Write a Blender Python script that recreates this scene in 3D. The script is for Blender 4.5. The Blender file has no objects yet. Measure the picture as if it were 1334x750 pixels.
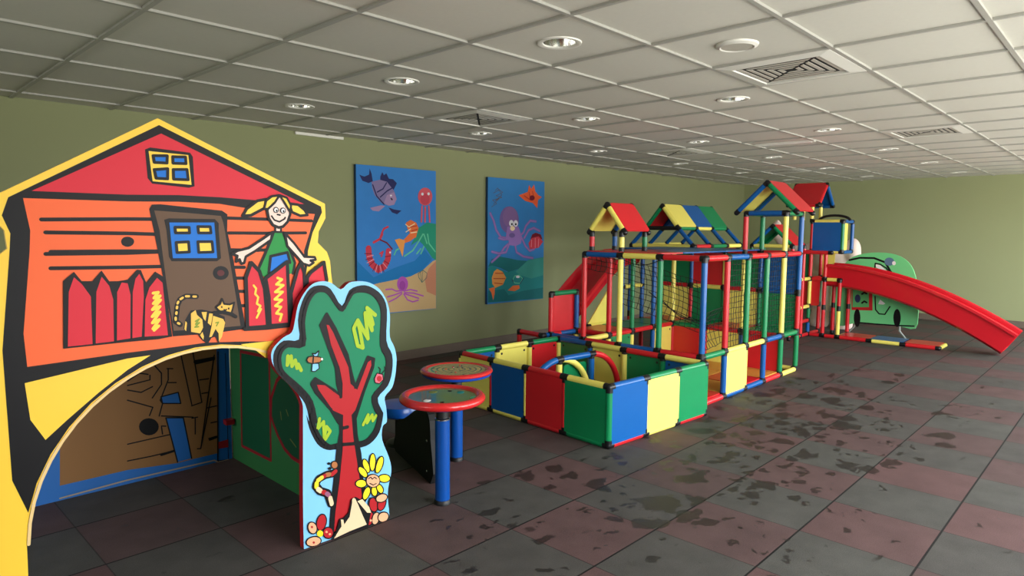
import bpy, bmesh, math, random
from mathutils import Vector, Matrix
from mathutils.geometry import tessellate_polygon
random.seed(7)
C = bpy.context.scene
COL = C.collection
# ------------------------------------------------------------------ camera, sky, exposure
def setup_camera():
    f, pit, roll, yaw = 860.7, math.radians(5.117), math.radians(0.49), math.radians(43.82)
    fh = Vector((math.cos(yaw), math.sin(yaw), 0)); rt = Vector((math.sin(yaw), -math.cos(yaw), 0)); up = Vector((0, 0, 1))
    fw = fh*math.cos(pit) - up*math.sin(pit); u2 = up*math.cos(pit) + fh*math.sin(pit)
    r2 = rt*math.cos(roll) + u2*math.sin(roll); u3 = u2*math.cos(roll) - rt*math.sin(roll)
    cd = bpy.data.cameras.new('camera'); cd.sensor_width = 36; cd.lens = 36*f/1334; cd.clip_start = .05
    o = bpy.data.objects.new('camera', cd); COL.objects.link(o)
    M = Matrix((r2, u3, -fw)).transposed().to_4x4(); M.translation = (0, 0, 1.47)
    o.matrix_world = M
    C.camera = o
setup_camera()
WIN_Y = -1.3
SKY = 7.0
w = bpy.data.worlds.new('overcast_sky'); C.world = w; w.use_nodes = True
nt = w.node_tree
bg = nt.nodes['Background']
tc = nt.nodes.new('ShaderNodeTexCoord'); sp = nt.nodes.new('ShaderNodeSeparateXYZ'); rp = nt.nodes.new('ShaderNodeValToRGB')
nt.links.new(tc.outputs['Generated'], sp.inputs[0]); nt.links.new(sp.outputs['Z'], rp.inputs[0]); nt.links.new(rp.outputs[0], bg.inputs[0])
rp.color_ramp.elements[0].position = 0.0; rp.color_ramp.elements[0].color = (.66, .65, .61, 1)
rp.color_ramp.elements[1].position = .06; rp.color_ramp.elements[1].color = (.93, .97, 1, 1)
bg.inputs[1].default_value = SKY
vs = C.view_settings; vs.view_transform = 'Standard'; vs.look = 'None'; vs.exposure = 1.0; vs.gamma = 1; vs.use_curve_mapping = False
# daylight portals in the window openings (they only guide the sky light)
WINDOWS = [(1.0, 2.6), (2.7, 4.3), (4.5, 5.9), (6.1, 7.5), (7.7, 9.1), (9.3, 10.9), (11.1, 12.7)]
WZ0, WZ1 = .15, 2.2
def wz(x0): return (.02, 2.35) if x0 < 4.4 else (.15, 2.2)
for x0, x1 in WINDOWS:
    ld = bpy.data.lights.new('window_daylight', 'AREA'); ld.shape = 'RECTANGLE'; ld.size = x1-x0; za, zb = wz(x0); ld.size_y = zb-za
    ld.cycles.is_portal = True
    lo = bpy.data.objects.new('window_daylight', ld); COL.objects.link(lo)
    lo.location = ((x0+x1)/2, WIN_Y-.02, (za+zb)/2); lo.rotation_euler = (math.radians(90), 0, 0)

BACK_WINDOWS = [(.9, 2.5), (3.0, 4.6)]
for y0, y1 in BACK_WINDOWS:
    ld = bpy.data.lights.new('window_daylight', 'AREA'); ld.shape = 'RECTANGLE'; ld.size = .7; ld.size_y = y1-y0
    ld.cycles.is_portal = True
    lo = bpy.data.objects.new('window_daylight', ld); COL.objects.link(lo)
    lo.location = (-2.62, (y0+y1)/2, 1.75); lo.rotation_euler = (0, math.radians(-90), 0)

# ------------------------------------------------------------------ materials
def lin(c):
    return tuple(((v/255)/12.92 if v/255 <= .04045 else ((v/255+.055)/1.055)**2.4) for v in c) + (1,)
MATS = {}
def mat(name, rgb, rough=.45, metal=0, spec=.5, noise=0, nscale=20, bump=0, coat=0):
    if name in MATS: return MATS[name]
    m = bpy.data.materials.new(name); m.use_nodes = True; n = m.node_tree; b = n.nodes['Principled BSDF']
    b.inputs['Base Color'].default_value = lin(rgb); b.inputs['Roughness'].default_value = rough; b.inputs['Metallic'].default_value = metal
    b.inputs['Specular IOR Level'].default_value = spec; b.inputs['Coat Weight'].default_value = coat
    if noise or bump:
        t = n.nodes.new('ShaderNodeTexCoord'); ns = n.nodes.new('ShaderNodeTexNoise'); ns.inputs['Scale'].default_value = nscale; ns.inputs['Detail'].default_value = 5
        n.links.new(t.outputs['Object'], ns.inputs['Vector'])
        if noise:
            hs = n.nodes.new('ShaderNodeHueSaturation'); hs.inputs['Color'].default_value = lin(rgb)
            mr = n.nodes.new('ShaderNodeMapRange'); mr.inputs['To Min'].default_value = 1-noise; mr.inputs['To Max'].default_value = 1+noise
            n.links.new(ns.outputs['Fac'], mr.inputs['Value']); n.links.new(mr.outputs[0], hs.inputs['Value']); n.links.new(hs.outputs[0], b.inputs['Base Color'])
        if bump:
            bp = n.nodes.new('ShaderNodeBump'); bp.inputs['Strength'].default_value = bump; bp.inputs['Distance'].default_value = .01
            n.links.new(ns.outputs['Fac'], bp.inputs['Height']); n.links.new(bp.outputs[0], b.inputs['Normal'])
    MATS[name] = m
    return m
# moulded plastic of the construction-kit tubes and panels
Q = {'red': mat('plastic_red', (214, 34, 42), .32, noise=.05, nscale=9), 'yellow': mat('plastic_yellow', (248, 234, 112), .34, noise=.04, nscale=9),
     'blue': mat('plastic_blue', (4, 88, 160), .3, noise=.05, nscale=9), 'green': mat('plastic_green', (8, 132, 78), .32, noise=.05, nscale=9),
     'black': mat('plastic_black', (14, 14, 17), .38), 'orange': mat('board_orange', (222, 150, 62), .45, noise=.12, nscale=6)}
# ------------------------------------------------------------------ mesh builder
class MB:
    def __init__(s): s.v = []; s.f = []; s.m = []; s.sm = []
    def add(s, vs, fs, mi=0, smooth=False):
        o = len(s.v); s.v += [tuple(v) for v in vs]
        for f in fs: s.f.append(tuple(o+i for i in f)); s.m.append(mi); s.sm.append(smooth)
    def box(s, c, d, mi=0, rot=None):
        x, y, z = d[0]/2, d[1]/2, d[2]/2
        V = [Vector((a*x, b*y, e*z)) for a in (-1, 1) for b in (-1, 1) for e in (-1, 1)]
        if rot is not None: V = [rot @ v for v in V]
        s.add([v+Vector(c) for v in V], [(0, 1, 3, 2), (4, 6, 7, 5), (0, 4, 5, 1), (2, 3, 7, 6), (0, 2, 6, 4), (1, 5, 7, 3)], mi)
    def cyl(s, a, b, r, n=16, mi=0, r2=None, caps=True):
        a = Vector(a); b = Vector(b); d = (b-a).normalized(); r2 = r if r2 is None else r2
        u = d.orthogonal().normalized(); w_ = d.cross(u)
        V = []
        for p, q in ((a, r), (b, r2)):
            for k in range(n):
                t = 2*math.pi*k/n; V.append(p+(u*math.cos(t)+w_*math.sin(t))*q)
        s.add(V, [(k, (k+1) % n, n+(k+1) % n, n+k) for k in range(n)], mi, True)
        if caps: s.add(V, [tuple(range(n))[::-1], tuple(range(n, 2*n))], mi)
    def tube(s, P, r, n=12, mi=0, closed=False, caps=True):
        P = [Vector(p) for p in P]; N = len(P); V = []
        prev = None
        for i, p in enumerate(P):
            if closed: d = (P[(i+1) % N]-P[i-1]).normalized()
            else: d = (P[min(i+1, N-1)]-P[max(i-1, 0)]).normalized()
            u = d.orthogonal().normalized() if prev is None else (prev-d*prev.dot(d)).normalized()
            prev = u; w_ = d.cross(u)
            rr = r[i] if isinstance(r, (list, tuple)) else r
            for k in range(n):
                t = 2*math.pi*k/n; V.append(p+(u*math.cos(t)+w_*math.sin(t))*rr)
        M = N if closed else N-1
        s.add(V, [(i*n+k, i*n+(k+1) % n, ((i+1) % N)*n+(k+1) % n, ((i+1) % N)*n+k) for i in range(M) for k in range(n)], mi, True)
        if caps and not closed: s.add(V, [tuple(range(n))[::-1], tuple(range((N-1)*n, N*n))], mi)
    def lathe(s, prof, c=(0, 0, 0), n=32, mi=0, smooth=True):
        V = []; L = len(prof); c = Vector(c)
        for k in range(n):
            t = 2*math.pi*k/n
            for r, z in prof: V.append(c+Vector((r*math.cos(t), r*math.sin(t), z)))
        s.add(V, [(k*L+i, ((k+1) % n)*L+i, ((k+1) % n)*L+i+1, k*L+i+1) for k in range(n) for i in range(L-1)], mi, smooth)
    def sphere(s, c, r, mi=0, n=12, m=8):
        r = (r, r, r) if not isinstance(r, (tuple, list)) else r
        V = []; c = Vector(c)
        for j in range(m+1):
            a = math.pi*j/m
            for k in range(n):
                t = 2*math.pi*k/n; V.append(c+Vector((r[0]*math.sin(a)*math.cos(t), r[1]*math.sin(a)*math.sin(t), r[2]*math.cos(a))))
        s.add(V, [(j*n+k, (j+1)*n+k, (j+1)*n+(k+1) % n, j*n+(k+1) % n) for j in range(m) for k in range(n)], mi, True)
    def prism(s, P, e, mi=0, side=None):
        # planar polygon P (3D) extruded by vector e
        P = [Vector(p) for p in P]; n = len(P); e = Vector(e)
        T = tessellate_polygon([P])
        s.add(P, T, mi); s.add([p+e for p in P], [t[::-1] for t in T], mi if side is None else side)
        s.add(P+[p+e for p in P], [(k, (k+1) % n, n+(k+1) % n, n+k) for k in range(n)], mi if side is None else side)
    def build(s, name, mats, parent=None, loc=None, fix=True):
        me = bpy.data.meshes.new(name); me.from_pydata(s.v, [], s.f)
        for m in (mats if isinstance(mats, (list, tuple)) else [mats]): me.materials.append(m)
        me.polygons.foreach_set('material_index', s.m); me.polygons.foreach_set('use_smooth', s.sm)
        if fix:
            bm = bmesh.new(); bm.from_mesh(me); bmesh.ops.remove_doubles(bm, verts=bm.verts, dist=1e-5)
            bmesh.ops.recalc_face_normals(bm, faces=bm.faces)
            for e in bm.edges:
                if len(e.link_faces) == 2 and e.calc_face_angle(0) > .7: e.smooth = False
            bm.to_mesh(me); bm.free()
        me.update()
        o = bpy.data.objects.new(name, me); COL.objects.link(o)
        if parent is not None: o.parent = parent
        if loc is not None: o.location = loc
        return o
def tag(o, label=None, cat=None, group=None, kind=None):
    if label: o['label'] = label
    if cat: o['category'] = cat
    if group: o['group'] = group
    if kind: o['kind'] = kind
    return o
def thing(name, loc, label, cat, group=None, rz=0):
    o = bpy.data.objects.new(name, None); COL.objects.link(o); o.location = loc; o.rotation_euler.z = rz; o.empty_display_size = .1
    return tag(o, label, cat, group)
def struct(name, mb, m, loc=None): return tag(mb.build(name, m, loc=loc), kind='structure')
def copy_tree(o, parent=None):
    c = o.copy(); COL.objects.link(c)
    if parent is not None: c.parent = parent
    for ch in list(o.children): copy_tree(ch, c)
    return c
# ------------------------------------------------------------------ room
X0, X1, Y0, Y1, ZC = -2.6, 12.9, WIN_Y, 5.93, 2.38
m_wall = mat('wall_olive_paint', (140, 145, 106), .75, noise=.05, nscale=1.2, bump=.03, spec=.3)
m_ceil = mat('ceiling_tile_board', (206, 204, 192), .9, noise=.03, nscale=40, bump=.05, spec=.2)
m_bar = mat('ceiling_grid_metal', (168, 167, 158), .5)
m_white = mat('painted_white_metal', (225, 224, 214), .45)
m_frame = mat('window_frame_grey', (120, 122, 122), .4)
m_base = mat('baseboard_taupe', (112, 98, 86), .6, noise=.08)
TX0, TDX, TY0, TDY = 2.245, .6275, 1.19, .638
# floor material: rubber tiles laid in a chequer with wet stains
def floor_material():
    m = bpy.data.materials.new('rubber_floor_tiles'); m.use_nodes = True; n = m.node_tree; L = n.links.new; b = n.nodes['Principled BSDF']
    tc = n.nodes.new('ShaderNodeTexCoord'); sx = n.nodes.new('ShaderNodeSeparateXYZ'); L(tc.outputs['Object'], sx.inputs[0])
    def M(op, a, b_=None, c=None):
        q = n.nodes.new('ShaderNodeMath'); q.operation = op
        for i, v in enumerate((a, b_, c)):
            if v is None: continue
            if isinstance(v, (int, float)): q.inputs[i].default_value = v
            else: L(v, q.inputs[i])
        return q.outputs[0]
    def noise(scale, det=4, rough=.55, vec=None):
        q = n.nodes.new('ShaderNodeTexNoise'); q.inputs['Scale'].default_value = scale; q.inputs['Detail'].default_value = det; q.inputs['Roughness'].default_value = rough
        L(vec or tc.outputs['Object'], q.inputs['Vector']); return q.outputs['Fac']
    def mix(fac, a, b_, mode='MIX'):
        q = n.nodes.new('ShaderNodeMix'); q.data_type = 'RGBA'; q.blend_type = mode
        for i, v in ((0, fac), (6, a), (7, b_)):
            if isinstance(v, (int, float)): q.inputs[i].default_value = v
            elif isinstance(v, tuple): q.inputs[i].default_value = v
            else: L(v, q.inputs[i])
        return q.outputs[2]
    u = M('DIVIDE', M('SUBTRACT', sx.outputs[0], 2.262), .4965); v = M('DIVIDE', M('SUBTRACT', sx.outputs[1], 1.147), .508)
    iu = M('FLOOR', u); iv = M('FLOOR', v)
    par = M('FLOORED_MODULO', M('ADD', iu, iv), 2.0)
    fu = M('SUBTRACT', u, iu); fv = M('SUBTRACT', v, iv)
    eu = M('MINIMUM', fu, M('SUBTRACT', 1.0, fu)); ev = M('MINIMUM', fv, M('SUBTRACT', 1.0, fv))
    seam = M('MAXIMUM', M('LESS_THAN', ev, .009), M('MULTIPLY', M('LESS_THAN', eu, .006), .55))
    cb = n.nodes.new('ShaderNodeCombineXYZ'); L(iu, cb.inputs[0]); L(iv, cb.inputs[1])
    wn = n.nodes.new('ShaderNodeTexWhiteNoise'); L(cb.outputs[0], wn.inputs['Vector'])
    col = mix(par, lin((78, 77, 73)), lin((94, 70, 69)))
    col = mix(M('MULTIPLY', wn.outputs['Value'], .45), col, lin((70, 65, 63)))
    gr = n.nodes.new('ShaderNodeMapRange'); gr.inputs['From Min'].default_value = .3; gr.inputs['From Max'].default_value = .7; gr.inputs['To Min'].default_value = .82; gr.inputs['To Max'].default_value = 1.15
    L(noise(220, 2), gr.inputs['Value'])
    gr2 = n.nodes.new('ShaderNodeMapRange'); gr2.inputs['From Min'].default_value = .3; gr2.inputs['From Max'].default_value = .7; gr2.inputs['To Min'].default_value = .85; gr2.inputs['To Max'].default_value = 1.12
    L(noise(5, 4), gr2.inputs['Value'])
    hs = n.nodes.new('ShaderNodeHueSaturation'); L(col, hs.inputs['Color']); L(M('MULTIPLY', gr.outputs[0], gr2.outputs[0]), hs.inputs['Value'])
    # wet stains gathered in front of the ball pit
    mp = n.nodes.new('ShaderNodeMapping'); mp.inputs['Scale'].default_value = (.8, 1.15, 1); L(tc.outputs['Object'], mp.inputs['Vector'])
    st = noise(11, 1.2, .4, mp.outputs[0]); big = noise(1.6, 2)
    dx = M('DIVIDE', M('SUBTRACT', sx.outputs[0], 4.6), 2.6); dy = M('DIVIDE', M('SUBTRACT', sx.outputs[1], 1.85), .75)
    rad = M('SQRT', M('ADD', M('MULTIPLY', dx, dx), M('MULTIPLY', dy, dy)))
    wob = n.nodes.new('ShaderNodeTexNoise'); wob.inputs['Scale'].default_value = 14; wob.inputs['Detail'].default_value = 2; L(tc.outputs['Object'], wob.inputs['Vector'])
    vm = n.nodes.new('ShaderNodeVectorMath'); vm.operation = 'MULTIPLY_ADD'; L(wob.outputs['Color'], vm.inputs[0]); vm.inputs[1].default_value = (.16, .13, 0); L(mp.outputs[0], vm.inputs[2])
    def spots(scale, size):
        vo = n.nodes.new('ShaderNodeTexVoronoi'); vo.inputs['Scale'].default_value = scale; L(vm.outputs[0], vo.inputs['Vector'])
        sc = n.nodes.new('ShaderNodeSeparateXYZ'); L(vo.outputs['Color'], sc.inputs[0])
        cut = M('MULTIPLY', M('POWER', sc.outputs[0], 1.6), size)
        return M('SUBTRACT', M('MULTIPLY', cut, dens), vo.outputs['Distance'])
    dens = M('ADD', M('MAXIMUM', M('SUBTRACT', 1.6, M('MULTIPLY', rad, .8)), .3), M('MULTIPLY', M('SUBTRACT', big, .5), 1.1))
    sm = n.nodes.new('ShaderNodeMapRange'); sm.inputs['From Min'].default_value = 0; sm.inputs['From Max'].default_value = .06
    L(M('MAXIMUM', spots(5.5, .62), spots(12, .55)), sm.inputs['Value'])
    stain = sm.outputs[0]
    col = mix(M('MULTIPLY', stain, .72), hs.outputs[0], lin((24, 20, 19)))
    col = mix(seam, col, lin((26, 24, 23)))
    L(col, b.inputs['Base Color'])
    rr = n.nodes.new('ShaderNodeMapRange'); rr.inputs['To Min'].default_value = .8; rr.inputs['To Max'].default_value = .5; L(stain, rr.inputs['Value']); L(rr.outputs[0], b.inputs['Roughness'])
    b.inputs['Specular IOR Level'].default_value = .25
    bp = n.nodes.new('ShaderNodeBump'); bp.inputs['Strength'].default_value = .25; bp.inputs['Distance'].default_value = .004
    L(M('SUBTRACT', noise(260, 2), M('MULTIPLY', seam, 2.0)), bp.inputs['Height']); L(bp.outputs[0], b.inputs['Normal'])
    return m
mb = MB(); mb.box(((X0+X1)/2, (Y0+Y1)/2, -.05), (X1-X0+.4, Y1-Y0+.4, .1)); struct('floor', mb, floor_material())
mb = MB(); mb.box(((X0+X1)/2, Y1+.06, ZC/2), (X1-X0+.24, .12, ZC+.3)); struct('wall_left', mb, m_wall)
mb = MB(); mb.box((X1+.06, (Y0+Y1)/2, ZC/2), (.12, Y1-Y0, ZC+.3)); struct('wall_far', mb, mat('wall_far_olive_lit_tint', (160, 166, 124), .75, noise=.05, nscale=1.2, bump=.03, spec=.3))  # same olive wall made paler: the brighter light here is put into its colour
mb = MB(); mb.box((X0-.06, (Y0+Y1)/2, .7), (.12, Y1-Y0, 1.4)); mb.box((X0-.06, (Y0+Y1)/2, 2.32), (.12, Y1-Y0, .44))
for a_, b_ in ((Y0, .9), (2.5, 3.0), (4.6, Y1)): mb.box((X0-.06, (a_+b_)/2, 1.75), (.12, b_-a_, .7))
struct('wall_back', mb, m_wall)
mb = MB(); mb.box(((X0+X1)/2, Y1-.008, .05), (X1-X0, .016, .1)); struct('baseboard_left', mb, m_base)
mb = MB(); mb.box((X1-.008, (Y0+Y1)/2, .05), (.016, Y1-Y0-.04, .1)); struct('baseboard_far', mb, m_base)
mb = MB(); mb.box((3.43, Y1-.014, ZC-.02), (.52, .022, .026)); struct('trim_1', mb, m_white)
# window wall on the right
mb = MB()
xs = [X0] + [v for p in WINDOWS for v in p] + [X1]
for k in range(0, len(xs), 2): mb.box(((xs[k]+xs[k+1])/2, Y0-.06, ZC/2), (xs[k+1]-xs[k], .12, ZC))
for x0, x1 in WINDOWS:
    WZ0, WZ1 = wz(x0)
    mb.box(((x0+x1)/2, Y0-.06, WZ0/2), (x1-x0, .12, WZ0)); mb.box(((x0+x1)/2, Y0-.06, (WZ1+ZC)/2), (x1-x0, .12, ZC-WZ1))
struct('wall_right', mb, m_wall)
gm = bpy.data.materials.new('window_glass'); gm.use_nodes = True; g = gm.node_tree
tr = g.nodes.new('ShaderNodeBsdfTransparent'); gl = g.nodes.new('ShaderNodeBsdfGlossy'); gl.inputs['Roughness'].default_value = .02
mx = g.nodes.new('ShaderNodeMixShader'); mx.inputs[0].default_value = .06
g.links.new(tr.outputs[0], mx.inputs[1]); g.links.new(gl.outputs[0], mx.inputs[2]); g.links.new(mx.outputs[0], g.nodes['Material Output'].inputs[0])
for k, (x0, x1) in enumerate(WINDOWS):
    mb = MB(); WZ0, WZ1 = wz(x0)
    for z in (WZ0+.025, WZ1-.025): mb.box(((x0+x1)/2, Y0-.07, z), (x1-x0, .06, .05))
    for x in (x0+.025, x1-.025, (x0+x1)/2): mb.box((x, Y0-.07, (WZ0+WZ1)/2), (.05, .06, WZ1-WZ0-.1))
    fr = struct('window_%d' % (k+1), mb, m_frame)
    mb = MB(); mb.box(((x0+x1)/2, Y0-.085, (WZ0+WZ1)/2), (x1-x0-.02, .006, WZ1-WZ0-.02)); mb.build('pane', gm, fr)
for k, (y0, y1) in enumerate(BACK_WINDOWS):
    mb = MB()
    for z in (1.425, 2.075): mb.box((X0-.07, (y0+y1)/2, z), (.06, y1-y0, .05))
    for y in (y0+.025, y1-.025, (y0+y1)/2): mb.box((X0-.07, y, 1.75), (.06, .05, .6))
    fr = struct('window_%d' % (k+8), mb, m_frame)
    mb = MB(); mb.box((X0-.085, (y0+y1)/2, 1.75), (.006, y1-y0-.02, .68)); mb.build('pane', gm, fr)
# ceiling of square tiles, with round holes where the downlights sit
LX = [TX0+TDX*(.5+3*k) for k in range(6)]; LY = [TY0+TDY*(1.5+2*j) for j in range(3)]
HR = .098
mb = MB(); mg = MB()
i0 = math.floor((X0-TX0)/TDX); i1 = math.ceil((X1-TX0)/TDX); j0 = math.floor((Y0-TY0)/TDY); j1 = math.ceil((Y1-TY0)/TDY)
for i in range(i0, i1):
    for j in range(j0, j1):
        xa, xb = max(X0, TX0+i*TDX), min(X1, TX0+(i+1)*TDX); ya, yb = max(Y0, TY0+j*TDY), min(Y1, TY0+(j+1)*TDY)
        cx, cy = TX0+(i+.5)*TDX, TY0+(j+.5)*TDY
        if any(abs(cx-a) < .01 for a in LX) and any(abs(cy-b) < .01 for b in LY):
            n = 32; ro = []; ri = []
            for k in range(n):
                t = 2*math.pi*k/n; c_, s_ = math.cos(t), math.sin(t); q = 1/max(abs(c_), abs(s_))
                ro.append((cx+c_*q*TDX/2, cy+s_*q*TDY/2, ZC)); ri.append((cx+HR*c_, cy+HR*s_, ZC))
            mb.add(ro+ri, [(k, (k+1) % n, n+(k+1) % n, n+k) for k in range(n)])
        else: mb.add([(xa, ya, ZC), (xb, ya, ZC), (xb, yb, ZC), (xa, yb, ZC)], [(0, 1, 2, 3)])
struct('ceiling', mb, m_ceil)
for i in range(i0+1, i1): mg.box((TX0+i*TDX, (Y0+Y1)/2, ZC-.004), (.022, Y1-Y0, .014))
for j in range(j0+1, j1): mg.box(((X0+X1)/2, TY0+j*TDY, ZC-.0042), (X1-X0, .022, .0145))
struct('trim_2', mg, m_bar)
mb = MB(); mb.box(((X0+X1)/2, (Y0+Y1)/2, ZC+.35), (X1-X0+.3, Y1-Y0+.3, .06)); struct('ceiling_slab', mb, m_ceil)
# recessed downlights
m_mirror = mat('polished_reflector', (240, 240, 236), .16, metal=1)
m_lamp = mat('frosted_lamp_glass', (235, 235, 230), .3)
def downlight(x, y, label):
    t = thing('downlight', (x, y, ZC), label, 'ceiling light', 'recessed ceiling downlights')
    m = MB(); m.lathe([(.083, .004), (.083, -.004), (.098, -.008), (.108, -.006), (.110, 0), (.098, .002)], n=40); m.build('trim_ring', m_white, t)
    m = MB(); m.lathe([(.084, -.001), (.082, .03), (.074, .065), (.058, .1), (.034, .125), (.0, .132)], n=40); m.build('reflector', m_mirror, t)
    m = MB(); m.sphere((0, 0, .075), (.02, .02, .036)); m.cyl((0, 0, .1), (0, 0, .128), .018); m.build('lamp', m_lamp, t)
ordn = ['first', 'second', 'third', 'fourth', 'fifth', 'sixth']
for j, rowname in ((2, 'nearest the painting wall'), (1, 'second from the painting wall'), (0, 'third from the painting wall')):
    for k in range(6):
        downlight(LX[k], LY[j], '%s recessed downlight from the camera in the row %s' % (ordn[k], rowname))
# air diffusers filling one tile
m_dark = mat('vent_dark', (12, 12, 12), .8); m_vent = mat('vent_grey_metal', (188, 184, 172), .45)
def vent(x, y, label):
    t = thing('air_vent', (x, y, ZC), label, 'air vent', 'square ceiling air vents')
    h = .305
    m = MB(); m.box((0, 0, -.006), (.48, .48, .008)); m.build('backing', m_dark, t)
    m = MB()
    for a in (0, 1, 2, 3):
        R = Matrix.Rotation(a*math.pi/2, 3, 'Z')
        m.prism([R @ Vector(p) for p in ((-h, -h, -.012), (h, -h, -.012), (.235, -.235, -.02), (-.235, -.235, -.02))], (0, 0, .012))
    m.build('frame', m_white, t)
    for a in range(4):
        R = Matrix.Rotation(a*math.pi/2, 3, 'Z')
        for q in range(5):
            r0 = .225-.042*q; r1 = r0-.024
            m = MB(); g_ = .012
            m.prism([R @ Vector(p) for p in ((-r0+g_, -r0, -.0125), (r0-g_, -r0, -.0125), (max(r1-g_, .002), -r1, -.0125), (-max(r1-g_, .002), -r1, -.0125))], (0, 0, .002))
            m.build('slat', m_vent, t)
vx = [TX0+TDX*(2.5+5*k) for k in range(3)]; vy = [TY0+TDY*.5, TY0+TDY*4.5]
vent(vx[0], vy[0], 'square louvred ceiling vent nearest the camera, beside the round ceiling speaker')
vent(vx[1], vy[0], 'square louvred ceiling vent at the right side above the open floor')
vent(vx[0], vy[1], 'square louvred ceiling vent in front of the two undersea paintings')
vent(vx[1], vy[1], 'square louvred ceiling vent above the yellow, blue and green roof')
vent(vx[2], vy[1], "farthest square louvred ceiling vent, above the slide tower roofs")
t = thing('ceiling_speaker', (TX0+TDX*1.47, TY0+TDY*.52, ZC), 'round off-white ceiling speaker beside the nearest vent', 'speaker')
m = MB(); m.lathe([(.0, -.012), (.075, -.012), (.078, -.006)], n=40); m.build('grille', m_vent, t)
m = MB(); m.lathe([(.076, -.012), (.082, -.016), (.1, -.008), (.102, 0)], n=40); m.build('bezel', m_white, t)
t = thing('ceiling_light_bar', (6.9, 2.76, ZC), 'slim white light bar flush on the ceiling above the climbing frame', 'light bar')
m = MB(); m.box((0, 0, -.010), (.05, .60, .018)); m.build('housing', m_white, t)
m = MB(); m.box((0, 0, -.021), (.035, .54, .006)); m.build('diffuser', m_lamp, t)
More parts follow.
